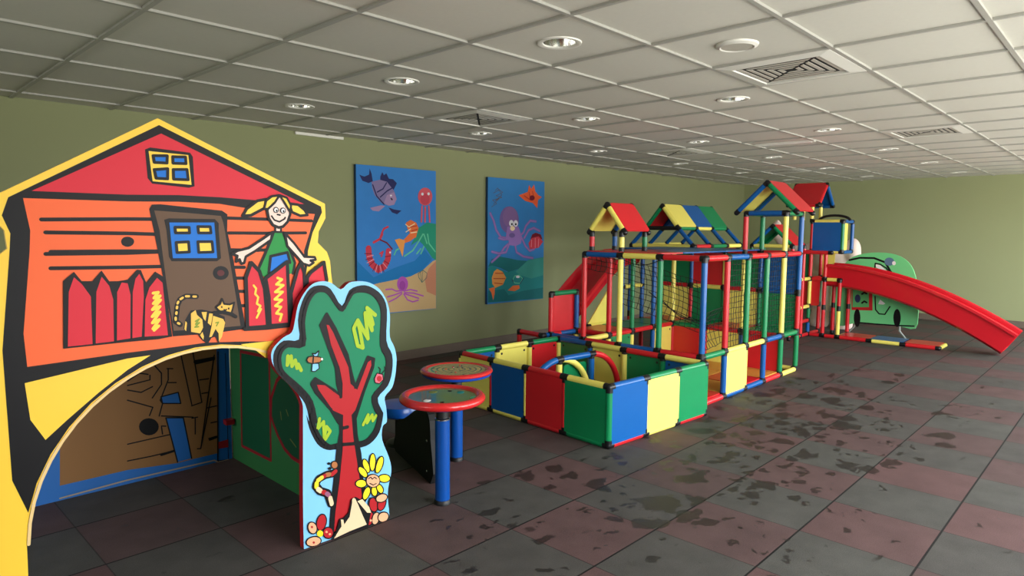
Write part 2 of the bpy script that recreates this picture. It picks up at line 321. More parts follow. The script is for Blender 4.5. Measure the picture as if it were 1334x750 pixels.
ART = {
 'facade': [('O',((0.907,1.876),(1.609,1.577),(1.611,1.512),(1.575,1.451),(1.569,1.399),(1.615,1.356),(1.631,1.313),(1.635,1.256),(1.642,1.205),(1.655,1.113),(1.657,0.949))),
 ('P','k',((0.911,1.851),(1.588,1.564),(1.593,1.538),(1.544,1.446),(1.519,1.363),(1.516,1.309),(1.504,1.242),(1.502,1.154),(1.5,1.037),(1.56,0.95),(1.6,0.86),(1.564,0.755),(1.492,0.828),(1.409,0.889),(1.318,0.936),(1.22,0.967),(1.118,0.983),(1.015,0.983),(0.914,0.966),(0.816,0.933),(0.725,0.885),(0.643,0.824),(0.572,0.75),(0.513,0.665),(0.468,0.573),(0.439,0.474),(0.4,0.6),(0.395,1.05),(0.43,1.38),(0.435,1.44),(0.415,1.5),(0.435,1.56))),
 ('P','r',((0.917,1.82),(1.504,1.572),(1.348,1.579),(1.13,1.588),(0.972,1.59),(0.792,1.584),(0.5,1.584))),
 ('P','o',((0.791,1.559),(0.971,1.564),(1.129,1.561),(1.222,1.549),(1.347,1.538),(1.556,1.529),(1.529,1.446),(1.499,1.363),(1.5,1.29),(1.486,1.155),(1.484,1.004),(1.508,0.939),(1.337,0.971),(1.178,0.988),(1.058,0.998),(0.929,0.995),(0.769,0.994),(0.46,0.985),(0.455,1.1),(0.485,1.38),(0.49,1.45),(0.475,1.559))),
 ('S','k',0.011,((0.523,1.488),(0.789,1.494),(0.873,1.495)),0),
 ('S','k',0.011,((0.533,1.444),(0.787,1.441),(0.878,1.438)),0),
 ('S','k',0.011,((0.53,1.37),(0.784,1.368),(0.887,1.37)),0),
 ('S','k',0.011,((1.161,1.504),(1.346,1.502),(1.54,1.498)),0),
 ('S','k',0.011,((1.163,1.443),(1.345,1.442),(1.509,1.444)),0),
 ('S','k',0.011,((1.165,1.369),(1.217,1.37),(1.288,1.369)),0),
 ('S','k',0.011,((0.545,1.377),(0.784,1.375),(0.888,1.373)),0),
 ('S','k',0.011,((0.542,1.32),(0.782,1.315),(0.896,1.314)),0),
 ('S','k',0.011,((1.172,1.301),(1.224,1.299)),0),
 ('S','k',0.011,((1.177,1.256),(1.229,1.253)),0),
 ('S','k',0.011,((1.185,1.201),(1.227,1.196)),0),
 ('S','k',0.011,((1.193,1.139),(1.226,1.136)),0),
 ('S','k',0.011,((1.161,1.374),(1.245,1.37),(1.32,1.37)),0),
 ('P','k',((0.808,1.41),(0.806,1.404),(0.803,1.399),(0.798,1.395),(0.792,1.392),(0.785,1.391),(0.778,1.392),(0.772,1.395),(0.767,1.399),(0.765,1.404),(0.764,1.41),(0.765,1.416),(0.768,1.421),(0.773,1.426),(0.78,1.428),(0.786,1.429),(0.793,1.428),(0.799,1.425),(0.804,1.421),(0.807,1.416))),
 ('P','k',((0.858,1.755),(0.876,1.764),(1.02,1.757),(1.03,1.742),(1.033,1.627),(1.011,1.62),(0.878,1.629),(0.863,1.649))),
 ('P','y',((0.87,1.75),(1.013,1.747),(1.021,1.632),(0.88,1.638))),
 ('P','b',((0.885,1.734),(0.935,1.738),(0.933,1.71),(0.888,1.709))),
 ('S','k',0.009,((0.885,1.734),(0.935,1.738),(0.933,1.71),(0.888,1.709)),1),
 ('P','b',((0.955,1.736),(1.002,1.739),(1.003,1.713),(0.955,1.711))),
 ('S','k',0.009,((0.955,1.736),(1.002,1.739),(1.003,1.713),(0.955,1.711)),1),
 ('P','b',((0.887,1.682),(0.935,1.689),(0.933,1.65),(0.892,1.65))),
 ('S','k',0.009,((0.887,1.682),(0.935,1.689),(0.933,1.65),(0.892,1.65)),1),
 ('P','b',((0.955,1.687),(1.006,1.691),(1.009,1.651),(0.955,1.65))),
 ('S','k',0.009,((0.955,1.687),(1.006,1.691),(1.009,1.651),(0.955,1.65)),1),
 ('P','k',((0.864,1.533),(0.874,1.55),(0.904,1.552),(1.137,1.534),(1.159,1.519),(1.156,1.453),(1.179,1.326),(1.201,1.177),(1.224,1.038),(1.076,1.033),(0.931,1.038),(0.924,1.117),(0.907,1.245),(0.877,1.452))),
 ('P','n',((0.881,1.528),(1.008,1.521),(1.132,1.512),(1.14,1.487),(1.146,1.453),(1.163,1.327),(1.183,1.185),(1.2,1.053),(1.064,1.054),(0.935,1.06),(0.924,1.154),(0.914,1.256),(0.897,1.452))),
 ('P','k',((0.915,1.493),(0.932,1.499),(1.107,1.499),(1.122,1.482),(1.121,1.453),(1.127,1.34),(1.11,1.328),(0.936,1.333),(0.927,1.351),(0.922,1.452))),
 ('P','b',((0.933,1.483),(1.104,1.485),(1.111,1.341),(0.941,1.345))),
 ('P','y',((0.953,1.465),(1.005,1.465),(1.006,1.443),(0.954,1.443))),
 ('S','k',0.009,((0.953,1.465),(1.005,1.465),(1.006,1.443),(0.954,1.443)),1),
 ('P','y',((1.039,1.468),(1.087,1.468),(1.089,1.443),(1.041,1.443))),
 ('S','k',0.009,((1.039,1.468),(1.087,1.468),(1.089,1.443),(1.041,1.443)),1),
 ('P','y',((0.955,1.406),(1.001,1.408),(1.003,1.368),(0.957,1.366))),
 ('S','k',0.009,((0.955,1.406),(1.001,1.408),(1.003,1.368),(0.957,1.366)),1),
 ('P','y',((1.037,1.408),(1.092,1.408),(1.095,1.366),(1.039,1.365))),
 ('S','k',0.009,((1.037,1.408),(1.092,1.408),(1.095,1.366),(1.039,1.365)),1),
 ('P','k',((1.157,1.278),(1.155,1.269),(1.15,1.261),(1.142,1.255),(1.133,1.252),(1.123,1.251),(1.113,1.253),(1.104,1.257),(1.097,1.264),(1.093,1.272),(1.092,1.281),(1.094,1.289),(1.098,1.297),(1.106,1.303),(1.115,1.307),(1.125,1.308),(1.135,1.306),(1.144,1.302),(1.151,1.295),(1.155,1.287))),
 ('P','m',((1.139,1.279),(1.138,1.275),(1.136,1.271),(1.132,1.269),(1.128,1.267),(1.123,1.267),(1.119,1.267),(1.115,1.269),(1.112,1.272),(1.11,1.276),(1.109,1.28),(1.11,1.284),(1.112,1.287),(1.115,1.29),(1.12,1.291),(1.124,1.292),(1.129,1.291),(1.133,1.289),(1.136,1.286),(1.138,1.283))),
 ('P','k',((0.576,1.274),(0.61,1.305),(0.632,1.271),(0.665,1.269),(0.696,1.306),(0.719,1.266),(0.749,1.265),(0.78,1.269),(0.813,1.305),(0.826,1.303),(0.843,1.254),(0.876,1.295),(0.903,1.275),(0.912,1.215),(0.928,1.038),(0.878,1.033),(0.771,1.035),(0.566,1.035))),
 ('P','r',((0.787,1.048),(0.795,1.222),(0.806,1.271),(0.82,1.289),(0.832,1.261),(0.832,1.202),(0.819,1.05))),
 ('P','r',((0.829,1.049),(0.837,1.19),(0.853,1.236),(0.881,1.271),(0.9,1.251),(0.903,1.197),(0.912,1.045))),
 ('P','r',((0.735,1.045),(0.743,1.225),(0.759,1.259),(0.779,1.255),(0.787,1.211),(0.78,1.048))),
 ('P','r',((0.666,1.042),(0.676,1.23),(0.695,1.284),(0.718,1.249),(0.729,1.198),(0.725,1.043))),
 ('P','r',((0.58,1.041),(0.591,1.235),(0.609,1.286),(0.632,1.26),(0.658,1.214),(0.656,1.041))),
 ('S','y',0.011,((0.865,1.213),(0.883,1.215),(0.867,1.194),(0.889,1.201),(0.864,1.173),(0.89,1.185),(0.86,1.15),(0.887,1.16),(0.858,1.123),(0.886,1.139),(0.858,1.099),(0.883,1.109),(0.859,1.076),(0.88,1.085),(0.863,1.07)),0),
 ('P','g',((1.356,1.447),(1.4,1.445),(1.419,1.398),(1.453,1.311),(1.447,1.264),(1.317,1.25),(1.277,1.275),(1.315,1.353),(1.345,1.417))),
 ('S','k',0.01,((1.356,1.447),(1.345,1.417),(1.315,1.353),(1.277,1.275)),0),
 ('S','k',0.01,((1.4,1.445),(1.419,1.398),(1.453,1.311),(1.442,1.264)),0),
 ('P','b',((1.34,1.343),(1.418,1.358),(1.429,1.312),(1.33,1.273))),
 ('S','k',0.01,((1.33,1.273),(1.34,1.343),(1.418,1.358),(1.429,1.312)),0),
 ('P','s',((1.349,1.447),(1.312,1.422),(1.244,1.38),(1.194,1.369),(1.173,1.356),(1.194,1.348),(1.188,1.324),(1.203,1.333),(1.21,1.314),(1.222,1.318),(1.23,1.344),(1.272,1.367),(1.342,1.413))),
 ('S','k',0.009,((1.349,1.447),(1.312,1.422),(1.244,1.38),(1.194,1.369),(1.173,1.356),(1.194,1.348),(1.188,1.324),(1.203,1.333),(1.21,1.314),(1.222,1.318),(1.23,1.344),(1.272,1.367),(1.342,1.413)),1),
 ('P','s',((1.408,1.442),(1.45,1.398),(1.498,1.337),(1.549,1.334),(1.554,1.322),(1.527,1.319),(1.543,1.309),(1.521,1.296),(1.491,1.306),(1.469,1.33),(1.417,1.386))),
 ('S','k',0.009,((1.408,1.442),(1.45,1.398),(1.498,1.337),(1.549,1.334),(1.554,1.322),(1.527,1.319),(1.543,1.309),(1.521,1.296),(1.491,1.306),(1.469,1.33),(1.417,1.386)),1),
 ('P','s',((1.364,1.475),(1.391,1.475),(1.39,1.447),(1.364,1.449))),
 ('S','k',0.007,((1.364,1.467),(1.364,1.448),(1.39,1.447),(1.391,1.468)),0),
 ('P','y',((1.222,1.514),(1.24,1.544),(1.287,1.579),(1.325,1.587),(1.32,1.55),(1.257,1.517))),
 ('S','k',0.01,((1.222,1.514),(1.24,1.544),(1.287,1.579),(1.325,1.587),(1.32,1.55),(1.257,1.517)),1),
 ('P','y',((1.431,1.572),(1.474,1.569),(1.505,1.546),(1.519,1.524),(1.484,1.52),(1.445,1.535))),
 ('S','k',0.01,((1.431,1.572),(1.474,1.569),(1.505,1.546),(1.519,1.524),(1.484,1.52),(1.445,1.535)),1),
 ('P','s',((1.333,1.565),(1.35,1.593),(1.386,1.603),(1.419,1.591),(1.435,1.558),(1.434,1.525),(1.421,1.492),(1.399,1.471),(1.379,1.467),(1.354,1.477),(1.335,1.505),(1.329,1.537))),
 ('S','k',0.01,((1.333,1.565),(1.35,1.593),(1.386,1.603),(1.419,1.591),(1.435,1.558),(1.434,1.525),(1.421,1.492),(1.399,1.471),(1.379,1.467),(1.354,1.477),(1.335,1.505),(1.329,1.537)),1),
 ('P','y',((1.315,1.546),(1.325,1.581),(1.35,1.6),(1.386,1.607),(1.364,1.575),(1.332,1.546))),
 ('S','k',0.008,((1.315,1.546),(1.325,1.581),(1.35,1.6),(1.386,1.607),(1.364,1.575),(1.332,1.546)),1),
 ('P','y',((1.386,1.607),(1.419,1.597),(1.438,1.563),(1.433,1.535),(1.413,1.567))),
 ('S','k',0.008,((1.386,1.607),(1.419,1.597),(1.438,1.563),(1.433,1.535),(1.413,1.567)),1),
 ('P','k',((1.381,1.543),(1.38,1.539),(1.378,1.535),(1.375,1.532),(1.372,1.53),(1.368,1.53),(1.364,1.53),(1.36,1.532),(1.357,1.535),(1.356,1.538),(1.355,1.542),(1.356,1.546),(1.358,1.55),(1.361,1.553),(1.364,1.555),(1.368,1.556),(1.372,1.555),(1.376,1.553),(1.378,1.55),(1.38,1.547))),
 ('P','w',((1.377,1.543),(1.376,1.54),(1.375,1.537),(1.373,1.535),(1.37,1.534),(1.368,1.533),(1.365,1.534),(1.363,1.535),(1.361,1.537),(1.359,1.539),(1.359,1.542),(1.36,1.545),(1.361,1.548),(1.363,1.55),(1.365,1.551),(1.368,1.552),(1.371,1.551),(1.373,1.55),(1.375,1.548),(1.376,1.546))),
 ('P','k',((1.374,1.54),(1.374,1.539),(1.373,1.537),(1.372,1.536),(1.371,1.535),(1.37,1.535),(1.368,1.535),(1.367,1.536),(1.367,1.537),(1.366,1.538),(1.366,1.54),(1.366,1.541),(1.367,1.542),(1.368,1.544),(1.369,1.544),(1.37,1.544),(1.371,1.544),(1.372,1.544),(1.373,1.543),(1.374,1.541))),
 ('P','k',((1.413,1.541),(1.412,1.537),(1.41,1.533),(1.407,1.53),(1.403,1.528),(1.399,1.528),(1.395,1.528),(1.392,1.53),(1.389,1.533),(1.387,1.536),(1.387,1.54),(1.387,1.544),(1.389,1.548),(1.392,1.551),(1.396,1.553),(1.4,1.554),(1.404,1.553),(1.407,1.551),(1.41,1.549),(1.412,1.545))),
 ('P','w',((1.409,1.541),(1.408,1.538),(1.407,1.535),(1.405,1.533),(1.402,1.532),(1.399,1.531),(1.397,1.532),(1.394,1.533),(1.392,1.535),(1.391,1.538),(1.391,1.54),(1.391,1.543),(1.392,1.546),(1.394,1.548),(1.397,1.549),(1.4,1.55),(1.403,1.55),(1.405,1.548),(1.407,1.546),(1.408,1.544))),
 ('P','k',((1.405,1.538),(1.405,1.536),(1.405,1.535),(1.404,1.534),(1.403,1.533),(1.401,1.533),(1.4,1.533),(1.399,1.534),(1.398,1.535),(1.398,1.536),(1.397,1.538),(1.398,1.539),(1.398,1.541),(1.399,1.542),(1.4,1.542),(1.402,1.543),(1.403,1.542),(1.404,1.542),(1.405,1.541),(1.405,1.539))),
 ('S','k',0.006,((1.348,1.516),(1.36,1.499),(1.383,1.492),(1.407,1.505),(1.41,1.511)),0),
 ('S','k',0.006,((1.374,1.523),(1.386,1.521)),0),
 ('P','r',((1.228,1.041),(1.228,1.173),(1.227,1.255),(1.252,1.318),(1.287,1.28),(1.308,1.204),(1.318,1.039))),
 ('S','k',0.013,((1.228,1.041),(1.228,1.173),(1.227,1.255),(1.252,1.318),(1.287,1.28),(1.308,1.204),(1.318,1.039)),1),
 ('P','r',((1.328,1.041),(1.326,1.166),(1.313,1.248),(1.366,1.284),(1.414,1.317),(1.417,1.16),(1.419,1.039))),
 ('S','k',0.013,((1.328,1.041),(1.326,1.166),(1.313,1.248),(1.366,1.284),(1.414,1.317),(1.417,1.16),(1.419,1.039)),1),
 ('P','r',((1.428,1.062),(1.429,1.178),(1.463,1.282),(1.481,1.31),(1.495,1.262),(1.495,1.193),(1.463,1.078))),
 ('S','k',0.013,((1.428,1.062),(1.429,1.178),(1.463,1.282),(1.481,1.31),(1.495,1.262),(1.495,1.193),(1.463,1.078)),1),
 ('P','r',((1.509,1.243),(1.526,1.265),(1.594,1.309),(1.607,1.227),(1.595,1.187),(1.507,1.153))),
 ('S','k',0.013,((1.509,1.243),(1.526,1.265),(1.594,1.309),(1.607,1.227),(1.595,1.187),(1.507,1.153)),1),
 ('S','k',0.014,((1.216,1.038),(1.311,1.033),(1.421,1.034)),0),
 ('S','y',0.009,((1.259,1.221),(1.27,1.207),(1.265,1.184),(1.278,1.169),(1.271,1.142),(1.287,1.131),(1.275,1.109),(1.289,1.117),(1.269,1.082)),0),
 ('S','y',0.011,((1.366,1.248),(1.387,1.24),(1.36,1.22),(1.393,1.214),(1.354,1.187),(1.389,1.185),(1.351,1.155),(1.385,1.15),(1.353,1.126),(1.38,1.119),(1.357,1.093),(1.382,1.086),(1.373,1.06)),0),
 ('S','k',0.017,((1.024,1.189),(0.985,1.193),(0.962,1.182),(0.951,1.158),(0.947,1.127),(0.942,1.097),(0.959,1.082)),0),
 ('S','c',0.009,((1.022,1.189),(1.013,1.19)),0),
 ('S','c',0.009,((0.996,1.192),(0.985,1.193)),0),
 ('S','c',0.009,((0.972,1.188),(0.964,1.183)),0),
 ('S','c',0.009,((0.955,1.173),(0.952,1.167)),0),
 ('S','c',0.009,((0.95,1.154),(0.949,1.148)),0),
 ('S','c',0.009,((0.947,1.132),(0.946,1.126)),0),
 ('S','c',0.009,((0.943,1.111),(0.943,1.103)),0),
 ('S','c',0.009,((0.951,1.089),(0.956,1.086)),0),
 ('P','k',((0.971,1.064),(0.979,1.1),(1.001,1.135),(1.043,1.135),(1.091,1.121),(1.134,1.098),(1.136,1.066),(1.119,1.017),(1.106,0.989),(1.094,1.019),(1.078,1.015),(1.062,0.991),(1.039,1.013),(1.024,1.037),(0.992,1.043))),
 ('P','c',((0.974,1.064),(0.979,1.094),(0.985,1.087),(0.98,1.054))),
 ('P','c',((0.999,1.049),(1.001,1.123),(1.019,1.135),(1.024,1.115),(1.044,1.094),(1.046,1.062),(1.034,1.039))),
 ('P','c',((1.042,1.125),(1.063,1.124),(1.056,1.087),(1.048,1.1))),
 ('P','c',((1.072,1.117),(1.087,1.115),(1.077,1.066),(1.065,1.079))),
 ('P','c',((1.087,1.106),(1.127,1.089),(1.135,1.073),(1.12,1.016),(1.107,0.997),(1.107,1.031),(1.095,1.051),(1.079,1.021),(1.069,1.019),(1.08,1.065))),
 ('P','c',((1.033,1.032),(1.043,1.044),(1.048,1.025),(1.045,1.011))),
 ('S','gg',0.006,((1.017,1.09),(1.032,1.098),(1.017,1.078),(1.032,1.083),(1.014,1.066),(1.028,1.067)),0),
 ('S','gg',0.005,((1.096,1.076),(1.108,1.078),(1.099,1.063)),0),
 ('P','c',((1.099,1.14),(1.117,1.152),(1.125,1.173),(1.133,1.151),(1.156,1.147),(1.175,1.154),(1.168,1.128),(1.161,1.109),(1.131,1.112),(1.11,1.126))),
 ('S','k',0.006,((1.099,1.14),(1.117,1.152),(1.125,1.173),(1.133,1.151),(1.156,1.147),(1.175,1.154),(1.168,1.128),(1.161,1.109),(1.131,1.112),(1.11,1.126)),1),
 ('P','k',((1.126,1.139),(1.126,1.137),(1.125,1.136),(1.124,1.135),(1.124,1.135),(1.123,1.135),(1.122,1.135),(1.121,1.136),(1.12,1.137),(1.12,1.138),(1.12,1.139),(1.12,1.141),(1.12,1.142),(1.121,1.143),(1.122,1.143),(1.123,1.144),(1.124,1.143),(1.125,1.143),(1.125,1.141),(1.126,1.14))),
 ('P','k',((1.154,1.13),(1.154,1.129),(1.153,1.128),(1.153,1.127),(1.152,1.126),(1.151,1.126),(1.15,1.126),(1.149,1.127),(1.148,1.128),(1.148,1.129),(1.148,1.131),(1.148,1.132),(1.148,1.133),(1.149,1.134),(1.15,1.135),(1.151,1.135),(1.152,1.135),(1.153,1.134),(1.154,1.133),(1.154,1.132))),
 ('S','k',0.005,((1.132,1.127),(1.136,1.123),(1.141,1.127)),0),
 ('S','k',0.012,((1.091,1.118),(1.128,1.118),(1.163,1.106),(1.179,1.094)),0),
 ('P','y',((0.768,0.972),(0.848,0.974),(0.798,0.946),(0.767,0.929),(0.67,0.86),(0.57,0.78),(0.5,0.72),(0.46,0.8),(0.45,0.93))),
 ('P','y',((1.2,0.974),(1.357,0.972),(1.398,0.891),(1.306,0.902),(1.265,0.939))),
 ('S','ry',0.01,((1.667,0.557),(1.638,0.624),(1.602,0.687),(1.558,0.746),(1.508,0.799),(1.453,0.847),(1.392,0.887),(1.327,0.92),(1.259,0.946),(1.188,0.964),(1.116,0.973),(1.043,0.974),(0.971,0.967),(0.899,0.952),(0.83,0.928),(0.765,0.897),(0.703,0.858),(0.646,0.813),(0.594,0.761),(0.549,0.703),(0.511,0.641),(0.48,0.575),(0.457,0.506),(0.442,0.435),(0.435,0.362)),0)],
 'tree': [('O',((1.452,-0.007),(1.443,0.008),(1.444,0.27),(1.451,0.598),(1.448,0.688),(1.401,0.771),(1.349,0.825),(1.317,0.875),(1.309,0.921),(1.324,0.955),(1.367,0.99),(1.406,1.008),(1.421,1.052),(1.438,1.124),(1.468,1.176),(1.509,1.215),(1.56,1.226),(1.607,1.215),(1.655,1.183),(1.699,1.212),(1.755,1.216),(1.812,1.206),(1.871,1.17),(1.913,1.107),(1.93,1.034),(1.927,0.932),(1.954,0.877),(1.968,0.812),(1.959,0.73),(1.939,0.67),(1.895,0.631),(1.903,0.572),(1.906,0.503),(1.881,0.484),(1.877,0.415),(1.917,0.315),(1.931,0.241),(1.91,0.155),(1.909,0.084),(1.914,0.031),(1.89,-0.007),(1.643,-0.014),(1.47,-0.015))),
 ('P','k',((1.481,0.592),(1.4786,0.6116),(1.4727,0.6443),(1.463,0.676),(1.4484,0.7017),(1.4299,0.7263),(1.41,0.751),(1.3874,0.777),(1.3634,0.8029),(1.344,0.826),(1.3315,0.8438),(1.3236,0.8587),(1.319,0.875),(1.317,0.8956),(1.3184,0.9176),(1.324,0.937),(1.3344,0.9533),(1.3491,0.967),(1.367,0.976),(1.3916,0.9748),(1.4195,0.9689),(1.439,0.973),(1.4426,0.9956),(1.4379,1.0282),(1.436,1.06),(1.4408,1.088),(1.4483,1.1153),(1.458,1.14),(1.4697,1.1624),(1.4835,1.1823),(1.499,1.197),(1.5169,1.2053),(1.5364,1.2084),(1.555,1.208),(1.571,1.2056),(1.5859,1.1996),(1.602,1.187),(1.6209,1.1589),(1.6409,1.124),(1.659,1.106),(1.6726,1.12),(1.6843,1.1508),(1.699,1.176),(1.7197,1.1876),(1.7433,1.1936),(1.766,1.196),(1.786,1.1953),(1.8049,1.1909),(1.824,1.183),(1.8447,1.1717),(1.8655,1.157),(1.883,1.139),(1.8961,1.1198),(1.906,1.0973),(1.912,1.066),(1.9114,1.0181),(1.907,0.9613),(1.907,0.913),(1.9167,0.8822),(1.9308,0.86),(1.941,0.837),(1.9442,0.8093),(1.9435,0.7809),(1.94,0.754),(1.9345,0.7293),(1.9262,0.7062),(1.914,0.685),(1.8931,0.6669),(1.8684,0.6507),(1.853,0.633),(1.855,0.6105),(1.8663,0.5865),(1.876,0.567),(1.881,0.5578),(1.8843,0.5532),(1.884,0.542),(1.8796,0.517),(1.8716,0.4854),(1.86,0.458),(1.844,0.4383),(1.8244,0.4228),(1.803,0.412),(1.7811,0.4067),(1.7574,0.406),(1.73,0.408),(1.6953,0.4132),(1.6569,0.4211),(1.624,0.428),(1.6014,0.4313),(1.5843,0.4335),(1.568,0.439),(1.5507,0.4487),(1.5343,0.4616),(1.519,0.479),(1.5046,0.5035),(1.4914,0.5326),(1.481,0.56),(1.4739,0.5868),(1.4695,0.612),(1.468,0.626),(1.4716,0.6177),(1.478,0.5983))),
 ('P','t',((1.512,0.585),(1.5099,0.6077),(1.5034,0.645),(1.493,0.68),(1.4784,0.7064),(1.4599,0.7306),(1.439,0.755),(1.4131,0.7816),(1.3848,0.8084),(1.363,0.832),(1.3521,0.8503),(1.3479,0.8654),(1.346,0.88),(1.345,0.8956),(1.3464,0.9107),(1.351,0.924),(1.3586,0.9357),(1.3695,0.9457),(1.385,0.952),(1.41,0.9489),(1.4397,0.942),(1.461,0.947),(1.4659,0.9736),(1.4623,1.0119),(1.461,1.048),(1.4659,1.0777),(1.473,1.1051),(1.482,1.129),(1.493,1.1493),(1.5058,1.166),(1.519,1.178),(1.5327,1.184),(1.5469,1.1852),(1.56,1.184),(1.5709,1.1815),(1.5807,1.1766),(1.591,1.168),(1.6028,1.1535),(1.6151,1.1353),(1.627,1.119),(1.6379,1.1043),(1.6484,1.0914),(1.659,1.087),(1.6701,1.0964),(1.6813,1.1143),(1.692,1.131),(1.7011,1.1442),(1.7099,1.1563),(1.721,1.165),(1.7364,1.1693),(1.7542,1.1703),(1.772,1.169),(1.7894,1.1661),(1.8067,1.161),(1.823,1.153),(1.8383,1.1417),(1.8524,1.1274),(1.864,1.111),(1.8727,1.0951),(1.8788,1.0771),(1.882,1.049),(1.8798,1.0018),(1.8747,0.9446),(1.874,0.897),(1.8829,0.8685),(1.8963,0.8495),(1.906,0.831),(1.9089,0.8103),(1.908,0.79),(1.905,0.769),(1.901,0.746),(1.8947,0.7223),(1.884,0.7),(1.8637,0.6809),(1.839,0.6632),(1.823,0.644),(1.823,0.6201),(1.8316,0.5946),(1.84,0.574),(1.8464,0.5635),(1.8525,0.5579),(1.855,0.548),(1.8524,0.5284),(1.8462,0.5046),(1.837,0.483),(1.8244,0.4654),(1.8088,0.4501),(1.792,0.439),(1.7764,0.4333),(1.7596,0.4318),(1.736,0.433),(1.6987,0.4377),(1.6546,0.4451),(1.619,0.451),(1.5998,0.4517),(1.5891,0.4509),(1.578,0.455),(1.563,0.4673),(1.5476,0.4844),(1.534,0.503),(1.523,0.5225),(1.5137,0.5435),(1.506,0.564),(1.499,0.5867),(1.4936,0.609),(1.492,0.621),(1.4976,0.611),(1.507,0.5907))),
 ('S','k',0.014,((1.512,0.585),(1.5099,0.6077),(1.5034,0.645),(1.493,0.68),(1.4784,0.7064),(1.4599,0.7306),(1.439,0.755),(1.4131,0.7816),(1.3848,0.8084),(1.363,0.832),(1.3521,0.8503),(1.3479,0.8654),(1.346,0.88),(1.345,0.8956),(1.3464,0.9107),(1.351,0.924),(1.3586,0.9357),(1.3695,0.9457),(1.385,0.952),(1.41,0.9489),(1.4397,0.942),(1.461,0.947),(1.4659,0.9736),(1.4623,1.0119),(1.461,1.048),(1.4659,1.0777),(1.473,1.1051),(1.482,1.129),(1.493,1.1493),(1.5058,1.166),(1.519,1.178),(1.5327,1.184),(1.5469,1.1852),(1.56,1.184),(1.5709,1.1815),(1.5807,1.1766),(1.591,1.168),(1.6028,1.1535),(1.6151,1.1353),(1.627,1.119),(1.6379,1.1043),(1.6484,1.0914),(1.659,1.087),(1.6701,1.0964),(1.6813,1.1143),(1.692,1.131),(1.7011,1.1442),(1.7099,1.1563),(1.721,1.165),(1.7364,1.1693),(1.7542,1.1703),(1.772,1.169),(1.7894,1.1661),(1.8067,1.161),(1.823,1.153),(1.8383,1.1417),(1.8524,1.1274),(1.864,1.111),(1.8727,1.0951),(1.8788,1.0771),(1.882,1.049),(1.8798,1.0018),(1.8747,0.9446),(1.874,0.897),(1.8829,0.8685),(1.8963,0.8495),(1.906,0.831),(1.9089,0.8103),(1.908,0.79),(1.905,0.769),(1.901,0.746),(1.8947,0.7223),(1.884,0.7),(1.8637,0.6809),(1.839,0.6632),(1.823,0.644),(1.823,0.6201),(1.8316,0.5946),(1.84,0.574),(1.8464,0.5635),(1.8525,0.5579),(1.855,0.548),(1.8524,0.5284),(1.8462,0.5046),(1.837,0.483),(1.8244,0.4654),(1.8088,0.4501),(1.792,0.439),(1.7764,0.4333),(1.7596,0.4318),(1.736,0.433),(1.6987,0.4377),(1.6546,0.4451),(1.619,0.451),(1.5998,0.4517),(1.5891,0.4509),(1.578,0.455),(1.563,0.4673),(1.5476,0.4844),(1.534,0.503),(1.523,0.5225),(1.5137,0.5435),(1.506,0.564),(1.499,0.5867),(1.4936,0.609),(1.492,0.621),(1.4976,0.611),(1.507,0.5907)),1),
 ('P','k',((1.546,1.026),(1.578,1.075),(1.62,1.004),(1.683,0.871),(1.704,0.779),(1.723,0.709),(1.796,0.846),(1.831,0.831),(1.825,0.791),(1.771,0.679),(1.741,0.603),(1.722,0.556),(1.726,0.478),(1.746,0.377),(1.756,0.248),(1.777,0.144),(1.698,0.04),(1.576,0.033),(1.588,0.152),(1.606,0.289),(1.624,0.435),(1.641,0.507),(1.64,0.545),(1.628,0.561),(1.591,0.627),(1.515,0.723),(1.495,0.764),(1.513,0.785),(1.609,0.714),(1.644,0.676),(1.628,0.742),(1.622,0.821))),
 ('S','k',0.012,((1.546,1.026),(1.578,1.075),(1.62,1.004),(1.683,0.871),(1.704,0.779),(1.723,0.709),(1.796,0.846),(1.831,0.831),(1.825,0.791),(1.771,0.679),(1.741,0.603),(1.722,0.556),(1.726,0.478),(1.746,0.377),(1.756,0.248),(1.777,0.144),(1.698,0.04),(1.576,0.033),(1.588,0.152),(1.606,0.289),(1.624,0.435),(1.641,0.507),(1.64,0.545),(1.628,0.561),(1.591,0.627),(1.515,0.723),(1.495,0.764),(1.513,0.785),(1.609,0.714),(1.644,0.676),(1.628,0.742),(1.622,0.821)),1),
 ('P','tr',((1.575,1.026),(1.588,1.022),(1.609,0.986),(1.687,0.812),(1.697,0.731),(1.734,0.695),(1.796,0.821),(1.813,0.828),(1.816,0.803),(1.759,0.681),(1.721,0.597),(1.7,0.579),(1.709,0.463),(1.729,0.333),(1.744,0.232),(1.754,0.16),(1.699,0.099),(1.655,0.045),(1.597,0.035),(1.606,0.128),(1.632,0.282),(1.65,0.42),(1.655,0.588),(1.602,0.62),(1.53,0.73),(1.522,0.755),(1.562,0.746),(1.652,0.67),(1.655,0.738),(1.64,0.818),(1.597,0.93))),
 ('S','k',0.014,((1.652,0.525),(1.678,0.525)),0),
 ('S','ly',0.019,((1.741,1.031),(1.718,0.994),(1.739,0.908),(1.768,0.895),(1.752,0.981),(1.741,1.031),(1.797,0.936),(1.782,1.062),(1.821,0.974),(1.805,1.075),(1.827,1.003),(1.793,1.086),(1.84,1.047)),0),
 ('S','ly',0.016,((1.384,0.906),(1.381,0.866),(1.399,0.904),(1.403,0.858),(1.418,0.883),(1.427,0.845),(1.432,0.863),(1.446,0.833)),0),
 ('S','ly',0.016,((1.531,0.595),(1.522,0.551),(1.551,0.577),(1.554,0.503),(1.565,0.551),(1.585,0.524),(1.559,0.492)),0),
 ('S','ly',0.016,((1.765,0.518),(1.793,0.561),(1.787,0.523),(1.816,0.556),(1.821,0.526),(1.838,0.547)),0),
 ('P','lb',((1.501,0.903),(1.515,0.898),(1.534,0.91),(1.528,0.887),(1.511,0.885))),
